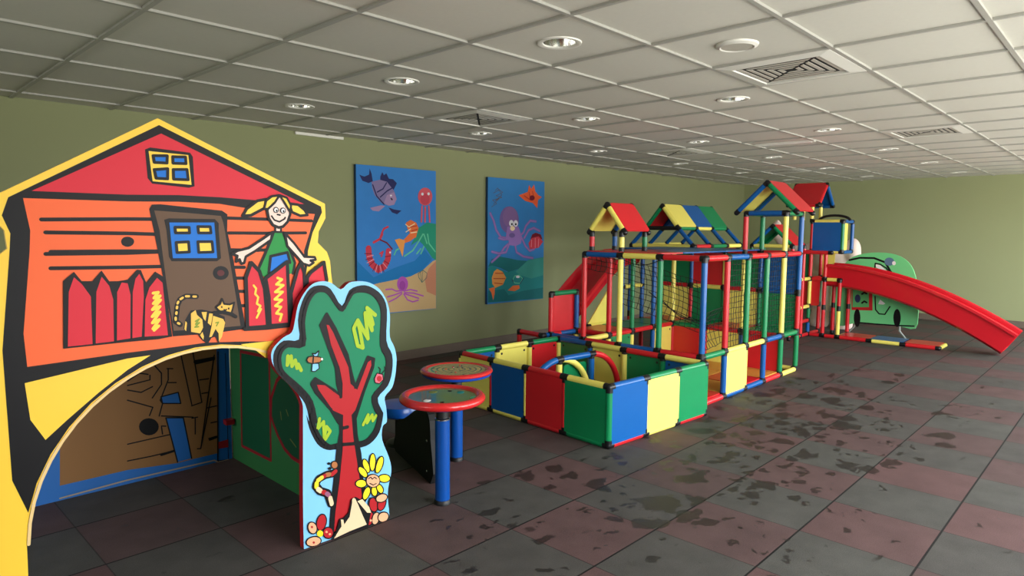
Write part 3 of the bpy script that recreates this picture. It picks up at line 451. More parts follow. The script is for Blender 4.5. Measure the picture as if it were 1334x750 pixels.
 ('S','k',0.004,((1.501,0.903),(1.515,0.898),(1.534,0.91),(1.528,0.887),(1.511,0.885)),1),
 ('P','lb',((1.5,0.858),(1.531,0.853),(1.534,0.829),(1.513,0.818),(1.496,0.821))),
 ('S','k',0.004,((1.5,0.858),(1.531,0.853),(1.534,0.829),(1.513,0.818),(1.496,0.821)),1),
 ('P','br',((1.472,0.876),(1.48,0.889),(1.503,0.89),(1.538,0.881),(1.552,0.87),(1.538,0.857),(1.502,0.856),(1.48,0.863))),
 ('S','k',0.004,((1.472,0.876),(1.48,0.889),(1.503,0.89),(1.538,0.881),(1.552,0.87),(1.538,0.857),(1.502,0.856),(1.48,0.863)),1),
 ('S','k',0.006,((1.505,0.887),(1.502,0.858)),0),
 ('P','w',((1.553,0.869),(1.552,0.868),(1.552,0.866),(1.55,0.865),(1.549,0.864),(1.547,0.864),(1.546,0.865),(1.544,0.866),(1.543,0.867),(1.542,0.869),(1.542,0.871),(1.543,0.873),(1.543,0.874),(1.544,0.875),(1.546,0.876),(1.548,0.876),(1.549,0.875),(1.551,0.874),(1.552,0.873),(1.552,0.871))),
 ('P','pk',((1.832,0.734),(1.848,0.759),(1.881,0.747),(1.884,0.721),(1.86,0.704),(1.836,0.713))),
 ('S','k',0.004,((1.832,0.734),(1.848,0.759),(1.881,0.747),(1.884,0.721),(1.86,0.704),(1.836,0.713)),1),
 ('P','tr',((1.874,0.728),(1.874,0.723),(1.872,0.72),(1.868,0.717),(1.864,0.715),(1.86,0.715),(1.855,0.717),(1.851,0.72),(1.848,0.723),(1.846,0.728),(1.846,0.732),(1.846,0.736),(1.848,0.74),(1.852,0.743),(1.856,0.744),(1.86,0.744),(1.865,0.743),(1.869,0.74),(1.872,0.736),(1.874,0.732))),
 ('S','k',0.004,((1.864,0.757),(1.867,0.775),(1.857,0.787)),0),
 ('S','k',0.004,((1.876,0.753),(1.897,0.77),(1.891,0.784)),0),
 ('S','k',0.031,((1.602,0.319),(1.561,0.322),(1.521,0.313),(1.505,0.287),(1.526,0.255),(1.566,0.232),(1.584,0.177)),0),
 ('S','tr',0.021,((1.609,0.326),(1.591,0.317)),0),
 ('S','br',0.021,((1.576,0.32),(1.561,0.322)),0),
 ('S','tr',0.021,((1.551,0.32),(1.544,0.318)),0),
 ('S','y',0.021,((1.536,0.316),(1.517,0.309)),0),
 ('S','yy',0.021,((1.509,0.297),(1.508,0.281)),0),
 ('S','be',0.021,((1.515,0.268),(1.529,0.254)),0),
 ('S','tr',0.021,((1.542,0.246),(1.549,0.241)),0),
 ('S','pp',0.021,((1.559,0.234),(1.569,0.224)),0),
 ('S','be',0.021,((1.576,0.208),(1.584,0.177)),0),
 ('P','k',((1.625,0.353),(1.624,0.347),(1.621,0.342),(1.616,0.338),(1.61,0.337),(1.604,0.338),(1.598,0.34),(1.592,0.345),(1.588,0.351),(1.585,0.357),(1.584,0.364),(1.585,0.37),(1.588,0.375),(1.593,0.378),(1.598,0.38),(1.605,0.379),(1.611,0.376),(1.617,0.372),(1.621,0.366),(1.624,0.36))),
 ('P','br',((1.62,0.354),(1.619,0.35),(1.617,0.346),(1.613,0.343),(1.609,0.342),(1.604,0.342),(1.599,0.344),(1.595,0.348),(1.592,0.352),(1.59,0.357),(1.589,0.362),(1.59,0.367),(1.592,0.371),(1.596,0.374),(1.6,0.375),(1.605,0.374),(1.609,0.372),(1.614,0.369),(1.617,0.364),(1.619,0.359))),
 ('P','k',((1.583,0.37),(1.583,0.368),(1.581,0.367),(1.58,0.366),(1.577,0.366),(1.575,0.366),(1.572,0.367),(1.57,0.368),(1.568,0.37),(1.567,0.372),(1.567,0.375),(1.567,0.376),(1.568,0.378),(1.57,0.379),(1.573,0.379),(1.575,0.379),(1.578,0.378),(1.58,0.377),(1.582,0.375),(1.583,0.373))),
 ('P','k',((1.588,0.346),(1.587,0.344),(1.586,0.342),(1.584,0.341),(1.581,0.341),(1.578,0.342),(1.576,0.343),(1.573,0.344),(1.571,0.346),(1.57,0.348),(1.569,0.351),(1.57,0.352),(1.571,0.354),(1.573,0.355),(1.576,0.355),(1.579,0.355),(1.582,0.354),(1.584,0.352),(1.586,0.35),(1.587,0.348))),
 ('P','k',((1.799,0.31),(1.802,0.297),(1.804,0.285),(1.803,0.276),(1.799,0.27),(1.794,0.268),(1.787,0.269),(1.779,0.275),(1.771,0.284),(1.764,0.295),(1.759,0.307),(1.755,0.32),(1.754,0.331),(1.755,0.341),(1.759,0.347),(1.764,0.349),(1.771,0.347),(1.779,0.342),(1.786,0.333),(1.793,0.322))),
 ('P','yy',((1.792,0.309),(1.796,0.299),(1.797,0.289),(1.797,0.281),(1.795,0.276),(1.791,0.274),(1.786,0.275),(1.781,0.28),(1.775,0.288),(1.77,0.297),(1.765,0.308),(1.762,0.318),(1.76,0.328),(1.761,0.336),(1.763,0.341),(1.766,0.343),(1.771,0.342),(1.777,0.337),(1.782,0.329),(1.788,0.32))),
 ('P','k',((1.836,0.312),(1.835,0.298),(1.831,0.285),(1.826,0.276),(1.819,0.271),(1.812,0.271),(1.806,0.275),(1.8,0.284),(1.796,0.295),(1.794,0.309),(1.794,0.324),(1.795,0.338),(1.799,0.35),(1.804,0.359),(1.811,0.364),(1.817,0.365),(1.824,0.36),(1.83,0.352),(1.834,0.34),(1.836,0.327))),
 ('P','yy',((1.83,0.314),(1.828,0.301),(1.826,0.29),(1.822,0.282),(1.817,0.278),(1.813,0.277),(1.808,0.28),(1.805,0.287),(1.802,0.297),(1.8,0.309),(1.8,0.322),(1.802,0.334),(1.804,0.345),(1.808,0.353),(1.812,0.358),(1.817,0.359),(1.822,0.356),(1.825,0.349),(1.828,0.339),(1.83,0.327))),
 ('P','k',((1.877,0.284),(1.87,0.272),(1.862,0.262),(1.853,0.256),(1.845,0.253),(1.837,0.255),(1.831,0.261),(1.828,0.27),(1.827,0.281),(1.829,0.294),(1.833,0.308),(1.839,0.32),(1.847,0.329),(1.856,0.336),(1.865,0.338),(1.872,0.337),(1.878,0.331),(1.882,0.322),(1.883,0.31),(1.881,0.297))),
 ('P','yy',((1.87,0.288),(1.865,0.277),(1.858,0.268),(1.851,0.262),(1.845,0.259),(1.839,0.26),(1.835,0.264),(1.833,0.272),(1.833,0.281),(1.836,0.293),(1.84,0.304),(1.845,0.315),(1.851,0.324),(1.858,0.33),(1.865,0.332),(1.87,0.332),(1.874,0.327),(1.876,0.32),(1.876,0.31),(1.874,0.299))),
 ('P','k',((1.776,0.291),(1.783,0.28),(1.787,0.269),(1.788,0.26),(1.787,0.253),(1.783,0.249),(1.776,0.249),(1.768,0.251),(1.758,0.257),(1.749,0.266),(1.741,0.276),(1.734,0.287),(1.73,0.298),(1.729,0.307),(1.73,0.313),(1.734,0.317),(1.741,0.318),(1.749,0.315),(1.758,0.31),(1.768,0.301))),
 ('P','yy',((1.771,0.289),(1.776,0.28),(1.78,0.271),(1.782,0.263),(1.781,0.258),(1.779,0.255),(1.774,0.255),(1.767,0.257),(1.76,0.263),(1.753,0.27),(1.746,0.278),(1.74,0.287),(1.737,0.296),(1.735,0.303),(1.736,0.309),(1.738,0.312),(1.743,0.312),(1.749,0.309),(1.756,0.304),(1.764,0.297))),
 ('P','k',((1.783,0.219),(1.781,0.212),(1.776,0.207),(1.768,0.204),(1.758,0.203),(1.747,0.205),(1.736,0.21),(1.727,0.216),(1.719,0.223),(1.714,0.231),(1.713,0.239),(1.714,0.245),(1.719,0.25),(1.727,0.253),(1.737,0.254),(1.748,0.252),(1.759,0.248),(1.769,0.242),(1.776,0.235),(1.781,0.227))),
 ('P','yy',((1.776,0.221),(1.775,0.216),(1.771,0.212),(1.764,0.21),(1.756,0.21),(1.747,0.211),(1.739,0.215),(1.731,0.219),(1.724,0.225),(1.72,0.231),(1.719,0.237),(1.721,0.242),(1.725,0.245),(1.731,0.248),(1.739,0.248),(1.748,0.246),(1.757,0.243),(1.765,0.238),(1.771,0.233),(1.775,0.227))),
 ('P','k',((1.927,0.204),(1.925,0.197),(1.919,0.192),(1.91,0.189),(1.899,0.189),(1.886,0.191),(1.874,0.196),(1.863,0.202),(1.854,0.21),(1.849,0.218),(1.847,0.226),(1.849,0.233),(1.855,0.238),(1.863,0.241),(1.874,0.241),(1.887,0.239),(1.899,0.235),(1.91,0.228),(1.919,0.221),(1.925,0.212))),
 ('P','yy',((1.92,0.206),(1.918,0.201),(1.913,0.197),(1.906,0.195),(1.897,0.195),(1.886,0.197),(1.876,0.201),(1.867,0.206),(1.86,0.212),(1.855,0.218),(1.854,0.224),(1.856,0.229),(1.86,0.233),(1.867,0.235),(1.877,0.235),(1.887,0.233),(1.897,0.23),(1.906,0.225),(1.913,0.219),(1.918,0.212))),
 ('P','k',((1.798,0.158),(1.792,0.149),(1.785,0.143),(1.777,0.139),(1.769,0.138),(1.762,0.14),(1.756,0.146),(1.753,0.154),(1.751,0.164),(1.753,0.174),(1.756,0.184),(1.762,0.193),(1.769,0.2),(1.777,0.204),(1.785,0.205),(1.792,0.202),(1.798,0.197),(1.801,0.189),(1.803,0.179),(1.802,0.169))),
 ('P','yy',((1.792,0.162),(1.787,0.155),(1.781,0.149),(1.775,0.145),(1.769,0.144),(1.764,0.145),(1.76,0.149),(1.758,0.156),(1.758,0.163),(1.759,0.172),(1.762,0.18),(1.767,0.188),(1.772,0.194),(1.779,0.198),(1.784,0.199),(1.79,0.197),(1.793,0.193),(1.796,0.187),(1.796,0.179),(1.795,0.171))),
 ('P','k',((1.844,0.165),(1.844,0.156),(1.841,0.148),(1.837,0.143),(1.831,0.14),(1.825,0.139),(1.818,0.142),(1.812,0.148),(1.806,0.156),(1.803,0.165),(1.801,0.175),(1.801,0.184),(1.803,0.192),(1.807,0.197),(1.813,0.2),(1.82,0.201),(1.826,0.198),(1.833,0.192),(1.838,0.184),(1.842,0.175))),
 ('P','yy',((1.837,0.167),(1.837,0.16),(1.835,0.153),(1.833,0.148),(1.829,0.146),(1.824,0.146),(1.82,0.148),(1.815,0.152),(1.812,0.158),(1.809,0.166),(1.807,0.173),(1.808,0.181),(1.809,0.187),(1.812,0.192),(1.816,0.194),(1.82,0.194),(1.825,0.192),(1.829,0.188),(1.833,0.182),(1.836,0.175))),
 ('P','k',((1.875,0.175),(1.878,0.166),(1.879,0.157),(1.877,0.15),(1.874,0.146),(1.868,0.143),(1.861,0.144),(1.854,0.148),(1.846,0.154),(1.84,0.162),(1.835,0.17),(1.831,0.18),(1.831,0.188),(1.832,0.195),(1.836,0.2),(1.841,0.202),(1.848,0.201),(1.855,0.198),(1.863,0.192),(1.869,0.184))),
 ('P','yy',((1.868,0.174),(1.871,0.167),(1.872,0.161),(1.871,0.155),(1.869,0.151),(1.865,0.15),(1.86,0.15),(1.855,0.153),(1.85,0.158),(1.845,0.164),(1.841,0.171),(1.838,0.178),(1.837,0.185),(1.838,0.19),(1.84,0.194),(1.844,0.196),(1.849,0.195),(1.854,0.192),(1.859,0.188),(1.864,0.181))),
 ('P','k',((1.857,0.213),(1.855,0.203),(1.849,0.194),(1.839,0.189),(1.827,0.187),(1.813,0.19),(1.8,0.195),(1.788,0.203),(1.779,0.214),(1.773,0.225),(1.771,0.237),(1.773,0.247),(1.779,0.255),(1.789,0.261),(1.801,0.263),(1.814,0.261),(1.828,0.255),(1.84,0.247),(1.849,0.237),(1.855,0.225))),
 ('P','pe',((1.852,0.215),(1.85,0.206),(1.844,0.199),(1.836,0.194),(1.825,0.193),(1.813,0.194),(1.802,0.199),(1.792,0.207),(1.783,0.216),(1.778,0.226),(1.777,0.235),(1.779,0.244),(1.784,0.251),(1.792,0.256),(1.803,0.257),(1.814,0.256),(1.826,0.251),(1.836,0.244),(1.844,0.235),(1.85,0.225))),
 ('S','k',0.004,((1.787,0.244),(1.8,0.248),(1.809,0.235),(1.821,0.242),(1.834,0.231)),0),
 ('S','k',0.004,((1.794,0.218),(1.814,0.204),(1.832,0.207)),0),
 ('S','k',0.012,((1.799,0.137),(1.801,0.087)),0),
 ('P','k',((1.845,0.097),(1.846,0.084),(1.843,0.073),(1.838,0.065),(1.83,0.061),(1.822,0.061),(1.812,0.064),(1.803,0.072),(1.795,0.082),(1.79,0.094),(1.786,0.107),(1.786,0.12),(1.789,0.131),(1.794,0.139),(1.801,0.143),(1.81,0.143),(1.819,0.14),(1.828,0.133),(1.836,0.122),(1.842,0.11))),
 ('P','tr',((1.838,0.098),(1.839,0.087),(1.837,0.078),(1.833,0.071),(1.827,0.067),(1.821,0.067),(1.813,0.07),(1.806,0.076),(1.8,0.085),(1.796,0.095),(1.793,0.106),(1.793,0.117),(1.795,0.126),(1.798,0.133),(1.804,0.137),(1.811,0.137),(1.818,0.134),(1.825,0.128),(1.831,0.12),(1.836,0.109))),
 ('P','k',((1.891,0.081),(1.886,0.07),(1.878,0.062),(1.869,0.057),(1.86,0.056),(1.851,0.059),(1.843,0.065),(1.838,0.074),(1.835,0.085),(1.835,0.098),(1.837,0.11),(1.843,0.121),(1.85,0.129),(1.859,0.134),(1.868,0.135),(1.877,0.133),(1.885,0.126),(1.891,0.117),(1.894,0.106),(1.894,0.093))),
 ('P','tr',((1.884,0.085),(1.88,0.075),(1.874,0.068),(1.867,0.063),(1.86,0.062),(1.853,0.064),(1.847,0.069),(1.843,0.076),(1.841,0.086),(1.842,0.096),(1.844,0.106),(1.848,0.116),(1.854,0.123),(1.861,0.127),(1.869,0.129),(1.875,0.127),(1.881,0.122),(1.885,0.115),(1.887,0.105),(1.887,0.095))),
 ('P','k',((1.9,0.124),(1.901,0.116),(1.898,0.109),(1.892,0.103),(1.883,0.099),(1.871,0.098),(1.859,0.099),(1.848,0.102),(1.838,0.108),(1.83,0.115),(1.825,0.123),(1.824,0.13),(1.827,0.138),(1.833,0.143),(1.842,0.147),(1.853,0.149),(1.865,0.148),(1.877,0.144),(1.887,0.139),(1.895,0.132))),
 ('P','pe',((1.893,0.124),(1.894,0.118),(1.891,0.113),(1.886,0.108),(1.878,0.105),(1.869,0.104),(1.859,0.105),(1.85,0.108),(1.841,0.112),(1.835,0.117),(1.832,0.123),(1.831,0.129),(1.833,0.134),(1.839,0.138),(1.846,0.141),(1.855,0.142),(1.865,0.142),(1.875,0.139),(1.883,0.135),(1.889,0.13))),
 ('P','k',((1.559,0.088),(1.554,0.076),(1.547,0.068),(1.539,0.062),(1.53,0.061),(1.521,0.063),(1.513,0.07),(1.507,0.079),(1.503,0.091),(1.503,0.104),(1.504,0.116),(1.509,0.128),(1.516,0.137),(1.524,0.142),(1.533,0.144),(1.542,0.141),(1.55,0.135),(1.556,0.125),(1.56,0.114),(1.561,0.101))),
 ('P','tr',((1.553,0.091),(1.549,0.081),(1.544,0.073),(1.537,0.068),(1.529,0.067),(1.522,0.068),(1.516,0.074),(1.512,0.082),(1.509,0.091),(1.508,0.102),(1.51,0.113),(1.514,0.123),(1.519,0.131),(1.526,0.136),(1.533,0.138),(1.54,0.136),(1.547,0.131),(1.551,0.123),(1.554,0.113),(1.555,0.102))),
 ('P','k',((1.509,0.09),(1.511,0.079),(1.509,0.07),(1.506,0.063),(1.5,0.059),(1.492,0.058),(1.484,0.06),(1.476,0.066),(1.469,0.074),(1.464,0.083),(1.46,0.093),(1.459,0.103),(1.46,0.112),(1.464,0.119),(1.469,0.123),(1.477,0.125),(1.484,0.122),(1.493,0.117),(1.5,0.109),(1.506,0.1))),
 ('P','pe',((1.504,0.09),(1.505,0.082),(1.504,0.074),(1.501,0.068),(1.497,0.065),(1.491,0.064),(1.485,0.066),(1.479,0.07),(1.473,0.077),(1.469,0.084),(1.466,0.093),(1.464,0.101),(1.465,0.109),(1.468,0.114),(1.472,0.118),(1.478,0.119),(1.484,0.117),(1.49,0.113),(1.496,0.106),(1.501,0.099))),
 ('P','k',((1.596,0.031),(1.594,0.022),(1.589,0.015),(1.582,0.011),(1.574,0.009),(1.564,0.011),(1.555,0.016),(1.546,0.023),(1.54,0.032),(1.536,0.042),(1.534,0.051),(1.536,0.06),(1.541,0.067),(1.547,0.071),(1.556,0.073),(1.565,0.071),(1.575,0.067),(1.583,0.06),(1.59,0.051),(1.594,0.041))),
 ('P','tr',((1.589,0.033),(1.588,0.026),(1.584,0.02),(1.579,0.016),(1.572,0.015),(1.564,0.017),(1.557,0.02),(1.55,0.026),(1.545,0.033),(1.542,0.041),(1.541,0.049),(1.542,0.056),(1.545,0.062),(1.551,0.066),(1.558,0.067),(1.565,0.066),(1.573,0.062),(1.58,0.056),(1.585,0.049),(1.588,0.041))),
 ('P','k',((1.531,0.018),(1.531,0.01),(1.526,0.003),(1.518,-0.002),(1.508,-0.004),(1.495,-0.003),(1.482,0.0),(1.47,0.006),(1.46,0.013),(1.453,0.021),(1.45,0.03),(1.45,0.038),(1.454,0.045),(1.462,0.05),(1.473,0.052),(1.485,0.052),(1.498,0.049),(1.51,0.043),(1.52,0.036),(1.527,0.027))),
 ('P','pe',((1.525,0.019),(1.525,0.013),(1.521,0.007),(1.514,0.004),(1.505,0.002),(1.494,0.003),(1.483,0.005),(1.473,0.01),(1.464,0.016),(1.458,0.022),(1.456,0.029),(1.456,0.036),(1.46,0.041),(1.466,0.045),(1.475,0.046),(1.486,0.046),(1.497,0.043),(1.507,0.039),(1.516,0.033),(1.522,0.026))),
 ('P','k',((1.82,0.026),(1.816,0.015),(1.809,0.007),(1.8,0.002),(1.79,0.001),(1.78,0.004),(1.771,0.011),(1.764,0.02),(1.759,0.031),(1.757,0.043),(1.758,0.055),(1.762,0.066),(1.769,0.074),(1.777,0.079),(1.787,0.08),(1.797,0.077),(1.806,0.071),(1.814,0.062),(1.819,0.05),(1.821,0.038))),
 ('P','tr',((1.813,0.029),(1.81,0.02),(1.804,0.013),(1.797,0.009),(1.79,0.007),(1.782,0.01),(1.774,0.015),(1.769,0.022),(1.765,0.032),(1.763,0.042),(1.764,0.052),(1.768,0.061),(1.773,0.068),(1.78,0.073),(1.788,0.074),(1.796,0.072),(1.803,0.067),(1.809,0.059),(1.813,0.05),(1.814,0.039))),
 ('P','k',((1.851,0.015),(1.846,0.006),(1.839,-0.001),(1.832,-0.005),(1.823,-0.005),(1.815,-0.003),(1.808,0.003),(1.803,0.011),(1.8,0.021),(1.8,0.032),(1.802,0.042),(1.807,0.051),(1.813,0.058),(1.821,0.062),(1.829,0.063),(1.837,0.06),(1.844,0.054),(1.85,0.046),(1.853,0.036),(1.853,0.026))),
 ('P','pe',((1.844,0.019),(1.84,0.011),(1.835,0.005),(1.829,0.002),(1.823,0.001),(1.817,0.003),(1.812,0.007),(1.808,0.013),(1.807,0.021),(1.807,0.03),(1.809,0.038),(1.812,0.046),(1.817,0.052),(1.823,0.056),(1.83,0.057),(1.836,0.055),(1.841,0.051),(1.844,0.044),(1.846,0.036),(1.846,0.027))),
 ('P','k',((1.903,0.029),(1.907,0.019),(1.907,0.01),(1.903,0.002),(1.896,-0.004),(1.887,-0.007),(1.876,-0.007),(1.864,-0.005),(1.854,0.001),(1.844,0.008),(1.838,0.017),(1.835,0.026),(1.835,0.035),(1.838,0.043),(1.845,0.049),(1.854,0.052),(1.865,0.053),(1.877,0.05),(1.887,0.045),(1.897,0.038))),
 ('P','pe',((1.897,0.028),(1.9,0.02),(1.899,0.013),(1.896,0.007),(1.891,0.002),(1.883,-0.001),(1.874,-0.001),(1.865,0.001),(1.856,0.005),(1.849,0.011),(1.844,0.018),(1.841,0.025),(1.842,0.033),(1.845,0.039),(1.85,0.043),(1.858,0.046),(1.867,0.046),(1.876,0.044),(1.884,0.04),(1.892,0.035))),
 ('P','pe',((1.562,0.047),(1.562,0.045),(1.561,0.044),(1.559,0.043),(1.558,0.043),(1.556,0.043),(1.554,0.044),(1.552,0.046),(1.551,0.047),(1.55,0.049),(1.55,0.051),(1.55,0.053),(1.551,0.054),(1.552,0.055),(1.554,0.055),(1.556,0.055),(1.558,0.054),(1.559,0.052),(1.561,0.051),(1.562,0.049))),
 ('P','pe',((1.579,0.03),(1.579,0.028),(1.578,0.027),(1.576,0.026),(1.575,0.026),(1.573,0.026),(1.571,0.027),(1.569,0.028),(1.568,0.03),(1.567,0.032),(1.567,0.034),(1.567,0.035),(1.568,0.037),(1.569,0.038),(1.571,0.038),(1.573,0.037),(1.575,0.037),(1.577,0.035),(1.578,0.033),(1.579,0.032))),
 ('P','tr',((1.487,0.095),(1.487,0.093),(1.486,0.092),(1.485,0.091),(1.483,0.091),(1.482,0.091),(1.48,0.092),(1.478,0.094),(1.477,0.095),(1.476,0.097),(1.476,0.099),(1.476,0.101),(1.477,0.102),(1.478,0.103),(1.48,0.103),(1.482,0.103),(1.484,0.102),(1.485,0.1),(1.486,0.099),(1.487,0.097))),
 ('P','pe',((1.793,0.049),(1.793,0.047),(1.792,0.046),(1.791,0.045),(1.789,0.045),(1.787,0.045),(1.784,0.046),(1.783,0.048),(1.781,0.05),(1.78,0.052),(1.78,0.053),(1.78,0.055),(1.781,0.057),(1.783,0.057),(1.785,0.058),(1.787,0.057),(1.789,0.056),(1.791,0.055),(1.792,0.053),(1.793,0.051))),
 ('P','pe',((1.804,0.026),(1.804,0.024),(1.803,0.023),(1.802,0.022),(1.8,0.021),(1.798,0.022),(1.795,0.023),(1.794,0.024),(1.792,0.026),(1.791,0.028),(1.791,0.03),(1.791,0.032),(1.792,0.033),(1.794,0.034),(1.796,0.034),(1.798,0.034),(1.8,0.033),(1.802,0.031),(1.803,0.03),(1.804,0.028))),
 ('P','tr',((1.496,0.018),(1.495,0.016),(1.495,0.015),(1.493,0.014),(1.492,0.014),(1.49,0.014),(1.488,0.015),(1.486,0.016),(1.485,0.018),(1.484,0.02),(1.484,0.022),(1.484,0.023),(1.485,0.025),(1.487,0.025),(1.488,0.026),(1.49,0.025),(1.492,0.024),(1.493,0.023),(1.495,0.021),(1.496,0.019))),
 ('P','yy',((1.538,0.046),(1.538,0.042),(1.535,0.038),(1.532,0.036),(1.527,0.035),(1.522,0.036),(1.517,0.038),(1.513,0.042),(1.509,0.047),(1.507,0.052),(1.507,0.057),(1.507,0.062),(1.51,0.065),(1.513,0.068),(1.518,0.068),(1.523,0.068),(1.528,0.065),(1.532,0.061),(1.536,0.057),(1.538,0.051))),
 ('P','k',((1.581,0.002),(1.607,0.046),(1.624,0.093),(1.645,0.091),(1.672,0.107),(1.689,0.17),(1.711,0.175),(1.754,0.141),(1.798,0.068),(1.78,-0.001),(1.676,0.004))),
 ('P','be',((1.591,0.006),(1.618,0.038),(1.632,0.052),(1.629,0.087),(1.642,0.083),(1.647,0.057),(1.677,0.086),(1.694,0.163),(1.71,0.165),(1.726,0.129),(1.753,0.062),(1.773,0.016),(1.676,0.014))),
 ('P','be',((1.721,0.15),(1.749,0.152),(1.787,0.101),(1.798,0.068),(1.776,0.075))),
 ('P','be',((1.712,0.153),(1.712,0.148),(1.71,0.144),(1.708,0.142),(1.705,0.14),(1.701,0.141),(1.698,0.142),(1.695,0.146),(1.693,0.15),(1.691,0.155),(1.691,0.159),(1.691,0.164),(1.693,0.168),(1.695,0.171),(1.699,0.172),(1.702,0.172),(1.705,0.17),(1.708,0.167),(1.711,0.163),(1.712,0.158)))],
 'back': [('P','b2',((0.843,0.988),(1.654,0.704),(1.737,0.694),(1.716,-0.014),(1.632,0.007),(1.612,0.024),(1.126,0.03),(0.8,0.02))),
 ('P','n2',((0.843,0.988),(1.648,0.747),(1.641,0.056),(1.485,0.056),(1.394,0.054),(1.128,0.082),(0.802,0.081))),
 ('P','b2',((1.319,0.473),(1.415,0.483),(1.427,0.413),(1.326,0.432))),
 ('S','k',0.006,((1.319,0.473),(1.415,0.483),(1.427,0.413),(1.326,0.432)),1),
 ('P','b2',((1.341,0.343),(1.439,0.323),(1.478,0.063),(1.397,0.06))),
 ('S','k',0.006,((1.341,0.343),(1.439,0.323),(1.478,0.063)),0),
 ('S','k',0.006,((1.341,0.343),(1.397,0.06)),0),
 ('P','k',((1.301,0.297),(1.298,0.282),(1.29,0.27),(1.278,0.261),(1.263,0.257),(1.246,0.258),(1.23,0.264),(1.216,0.275),(1.205,0.288),(1.198,0.304),(1.196,0.32),(1.199,0.335),(1.207,0.347),(1.219,0.356),(1.234,0.36),(1.25,0.359),(1.266,0.353),(1.281,0.343),(1.292,0.329),(1.299,0.314))),
 ('S','k',0.006,((1.436,0.719),(1.49,0.394)),0),
 ('S','k',0.006,((1.507,0.709),(1.549,0.397),(1.489,0.387)),0),
 ('S','k',0.006,((1.632,0.679),(1.583,0.404),(1.533,0.111)),0),
 ('S','k',0.006,((1.604,0.415),(1.572,0.279),(1.533,0.111),(1.513,0.115)),0),
 ('S','k',0.006,((1.134,0.232),(1.362,0.238)),0),
 ('S','k',0.006,((1.13,0.135),(1.248,0.132),(1.378,0.134)),0),
 ('S','k',0.006,((1.143,0.485),(1.273,0.419),(1.254,0.374)),0),
 ('S','k',0.006,((1.147,0.569),(1.264,0.583),(1.265,0.609)),0),
 ('S','k',0.006,((1.364,0.634),(1.362,0.567),(1.314,0.454),(1.326,0.432),(1.305,0.361)),0),
 ('S','k',0.006,((1.358,0.635),(1.389,0.63)),0),
 ('S','k',0.006,((1.361,0.551),(1.405,0.544)),0),
 ('S','k',0.006,((1.317,0.359),(1.494,0.316)),0),
 ('S','k',0.006,((1.517,0.639),(1.632,0.651)),0),
 ('S','k',0.006,((1.54,0.538),(1.594,0.537)),0),
 ('S','k',0.006,((1.551,0.452),(1.591,0.452)),0),
 ('S','k',0.006,((1.315,0.299),(1.339,0.293)),0),
 ('S','k',0.006,((1.506,0.307),(1.503,0.209)),0),
 ('S','k',0.006,((1.487,0.311),(1.52,0.311)),0),
 ('S','k',0.006,((1.582,0.163),(1.63,0.167)),0),
 ('S','k',0.006,((1.599,0.259),(1.633,0.259)),0),
 ('S','k',0.006,((1.315,0.292),(1.319,0.25)),0),
 ('S','k',0.006,((1.575,0.357),(1.636,0.359)),0),
 ('S','k',0.006,((1.149,0.621),(1.221,0.681),(1.28,0.679),(1.326,0.613),(1.324,0.546),(1.272,0.475)),0),
 ('S','k',0.006,((1.148,0.595),(1.207,0.631),(1.254,0.617)),0),
 ('S','k',0.006,((1.146,0.543),(1.214,0.518),(1.275,0.541)),0),
 ('S','k',0.018,((1.518,0.653),(1.625,0.659)),0),
 ('S','k',0.012,((1.309,0.127),(1.378,0.134)),0),
 ('S','k',0.012,((1.589,0.155),(1.63,0.162)),0),
 ('S','k',0.006,((1.654,0.697),(1.632,0.007),(1.714,-0.002),(1.73,0.68)),0),
 ('P','dr',((1.64,0.128),(1.718,0.132),(1.716,0.081),(1.639,0.085))),
 ('S','be2',0.008,((0.799,0.014),(1.125,0.025),(1.612,0.018),(1.632,-0.007),(1.716,-0.014)),0)],
 'side': [('P','g2',((3.966,0.695),(3.589,0.725),(3.597,0.115),(3.984,0.11))),
 ('S','dr',0.018,((3.965,0.708),(3.984,0.11),(3.597,0.115),(3.589,0.725)),1),
 ('P','g3',((3.583,0.384),(3.556,0.344),(3.505,0.287),(3.428,0.226),(3.34,0.197),(3.254,0.192),(3.169,0.213),(3.151,0.693),(3.233,0.712),(3.384,0.689),(3.501,0.603),(3.573,0.489))),
 ('S','dr',0.022,((3.583,0.384),(3.556,0.344),(3.505,0.287),(3.428,0.226),(3.34,0.197),(3.254,0.192),(3.169,0.213),(3.151,0.693),(3.233,0.712),(3.384,0.689),(3.501,0.603),(3.573,0.489)),1),
 ('S','ly2',0.008,((3.464,0.431),(3.454,0.388)),0),
 ('S','ly2',0.008,((3.395,0.456),(3.374,0.427)),0),
 ('S','ly2',0.008,((3.357,0.298),(3.293,0.269)),0)],
 'p1': [('O',((3.815,2.111),(4.87,2.117),(4.867,0.543),(3.815,0.556))),
 ('P','sand',((3.819,0.845),(4.08,0.882),(4.306,0.909),(4.501,0.934),(4.674,0.995),(4.823,1.095),(4.871,1.108),(4.867,0.543),(3.815,0.556))),
 ('P','sand2',((4.868,1.096),(4.87,0.694),(4.732,0.75),(4.703,0.892),(4.763,1.017))),
 ('P','sea2',((3.814,1.124),(4.016,0.947),(4.28,1.035),(4.559,1.105),(4.704,1.228),(4.808,1.121),(4.674,0.995),(4.501,0.934),(4.306,0.909),(4.08,0.882),(3.819,0.837))),
 ('P','rock',((4.56,1.358),(4.618,1.472),(4.735,1.532),(4.872,1.518),(4.871,1.102),(4.808,1.133),(4.704,1.262),(4.617,1.332),(4.503,1.276))),
 ('S','rock2',0.016,((4.418,1.16),(4.531,1.219),(4.617,1.321),(4.676,1.401)),0),
 ('S','rock2',0.016,((4.734,1.297),(4.69,1.401)),0),
 ('S','rock2',0.016,((4.853,1.202),(4.763,1.296),(4.742,1.401)),0),
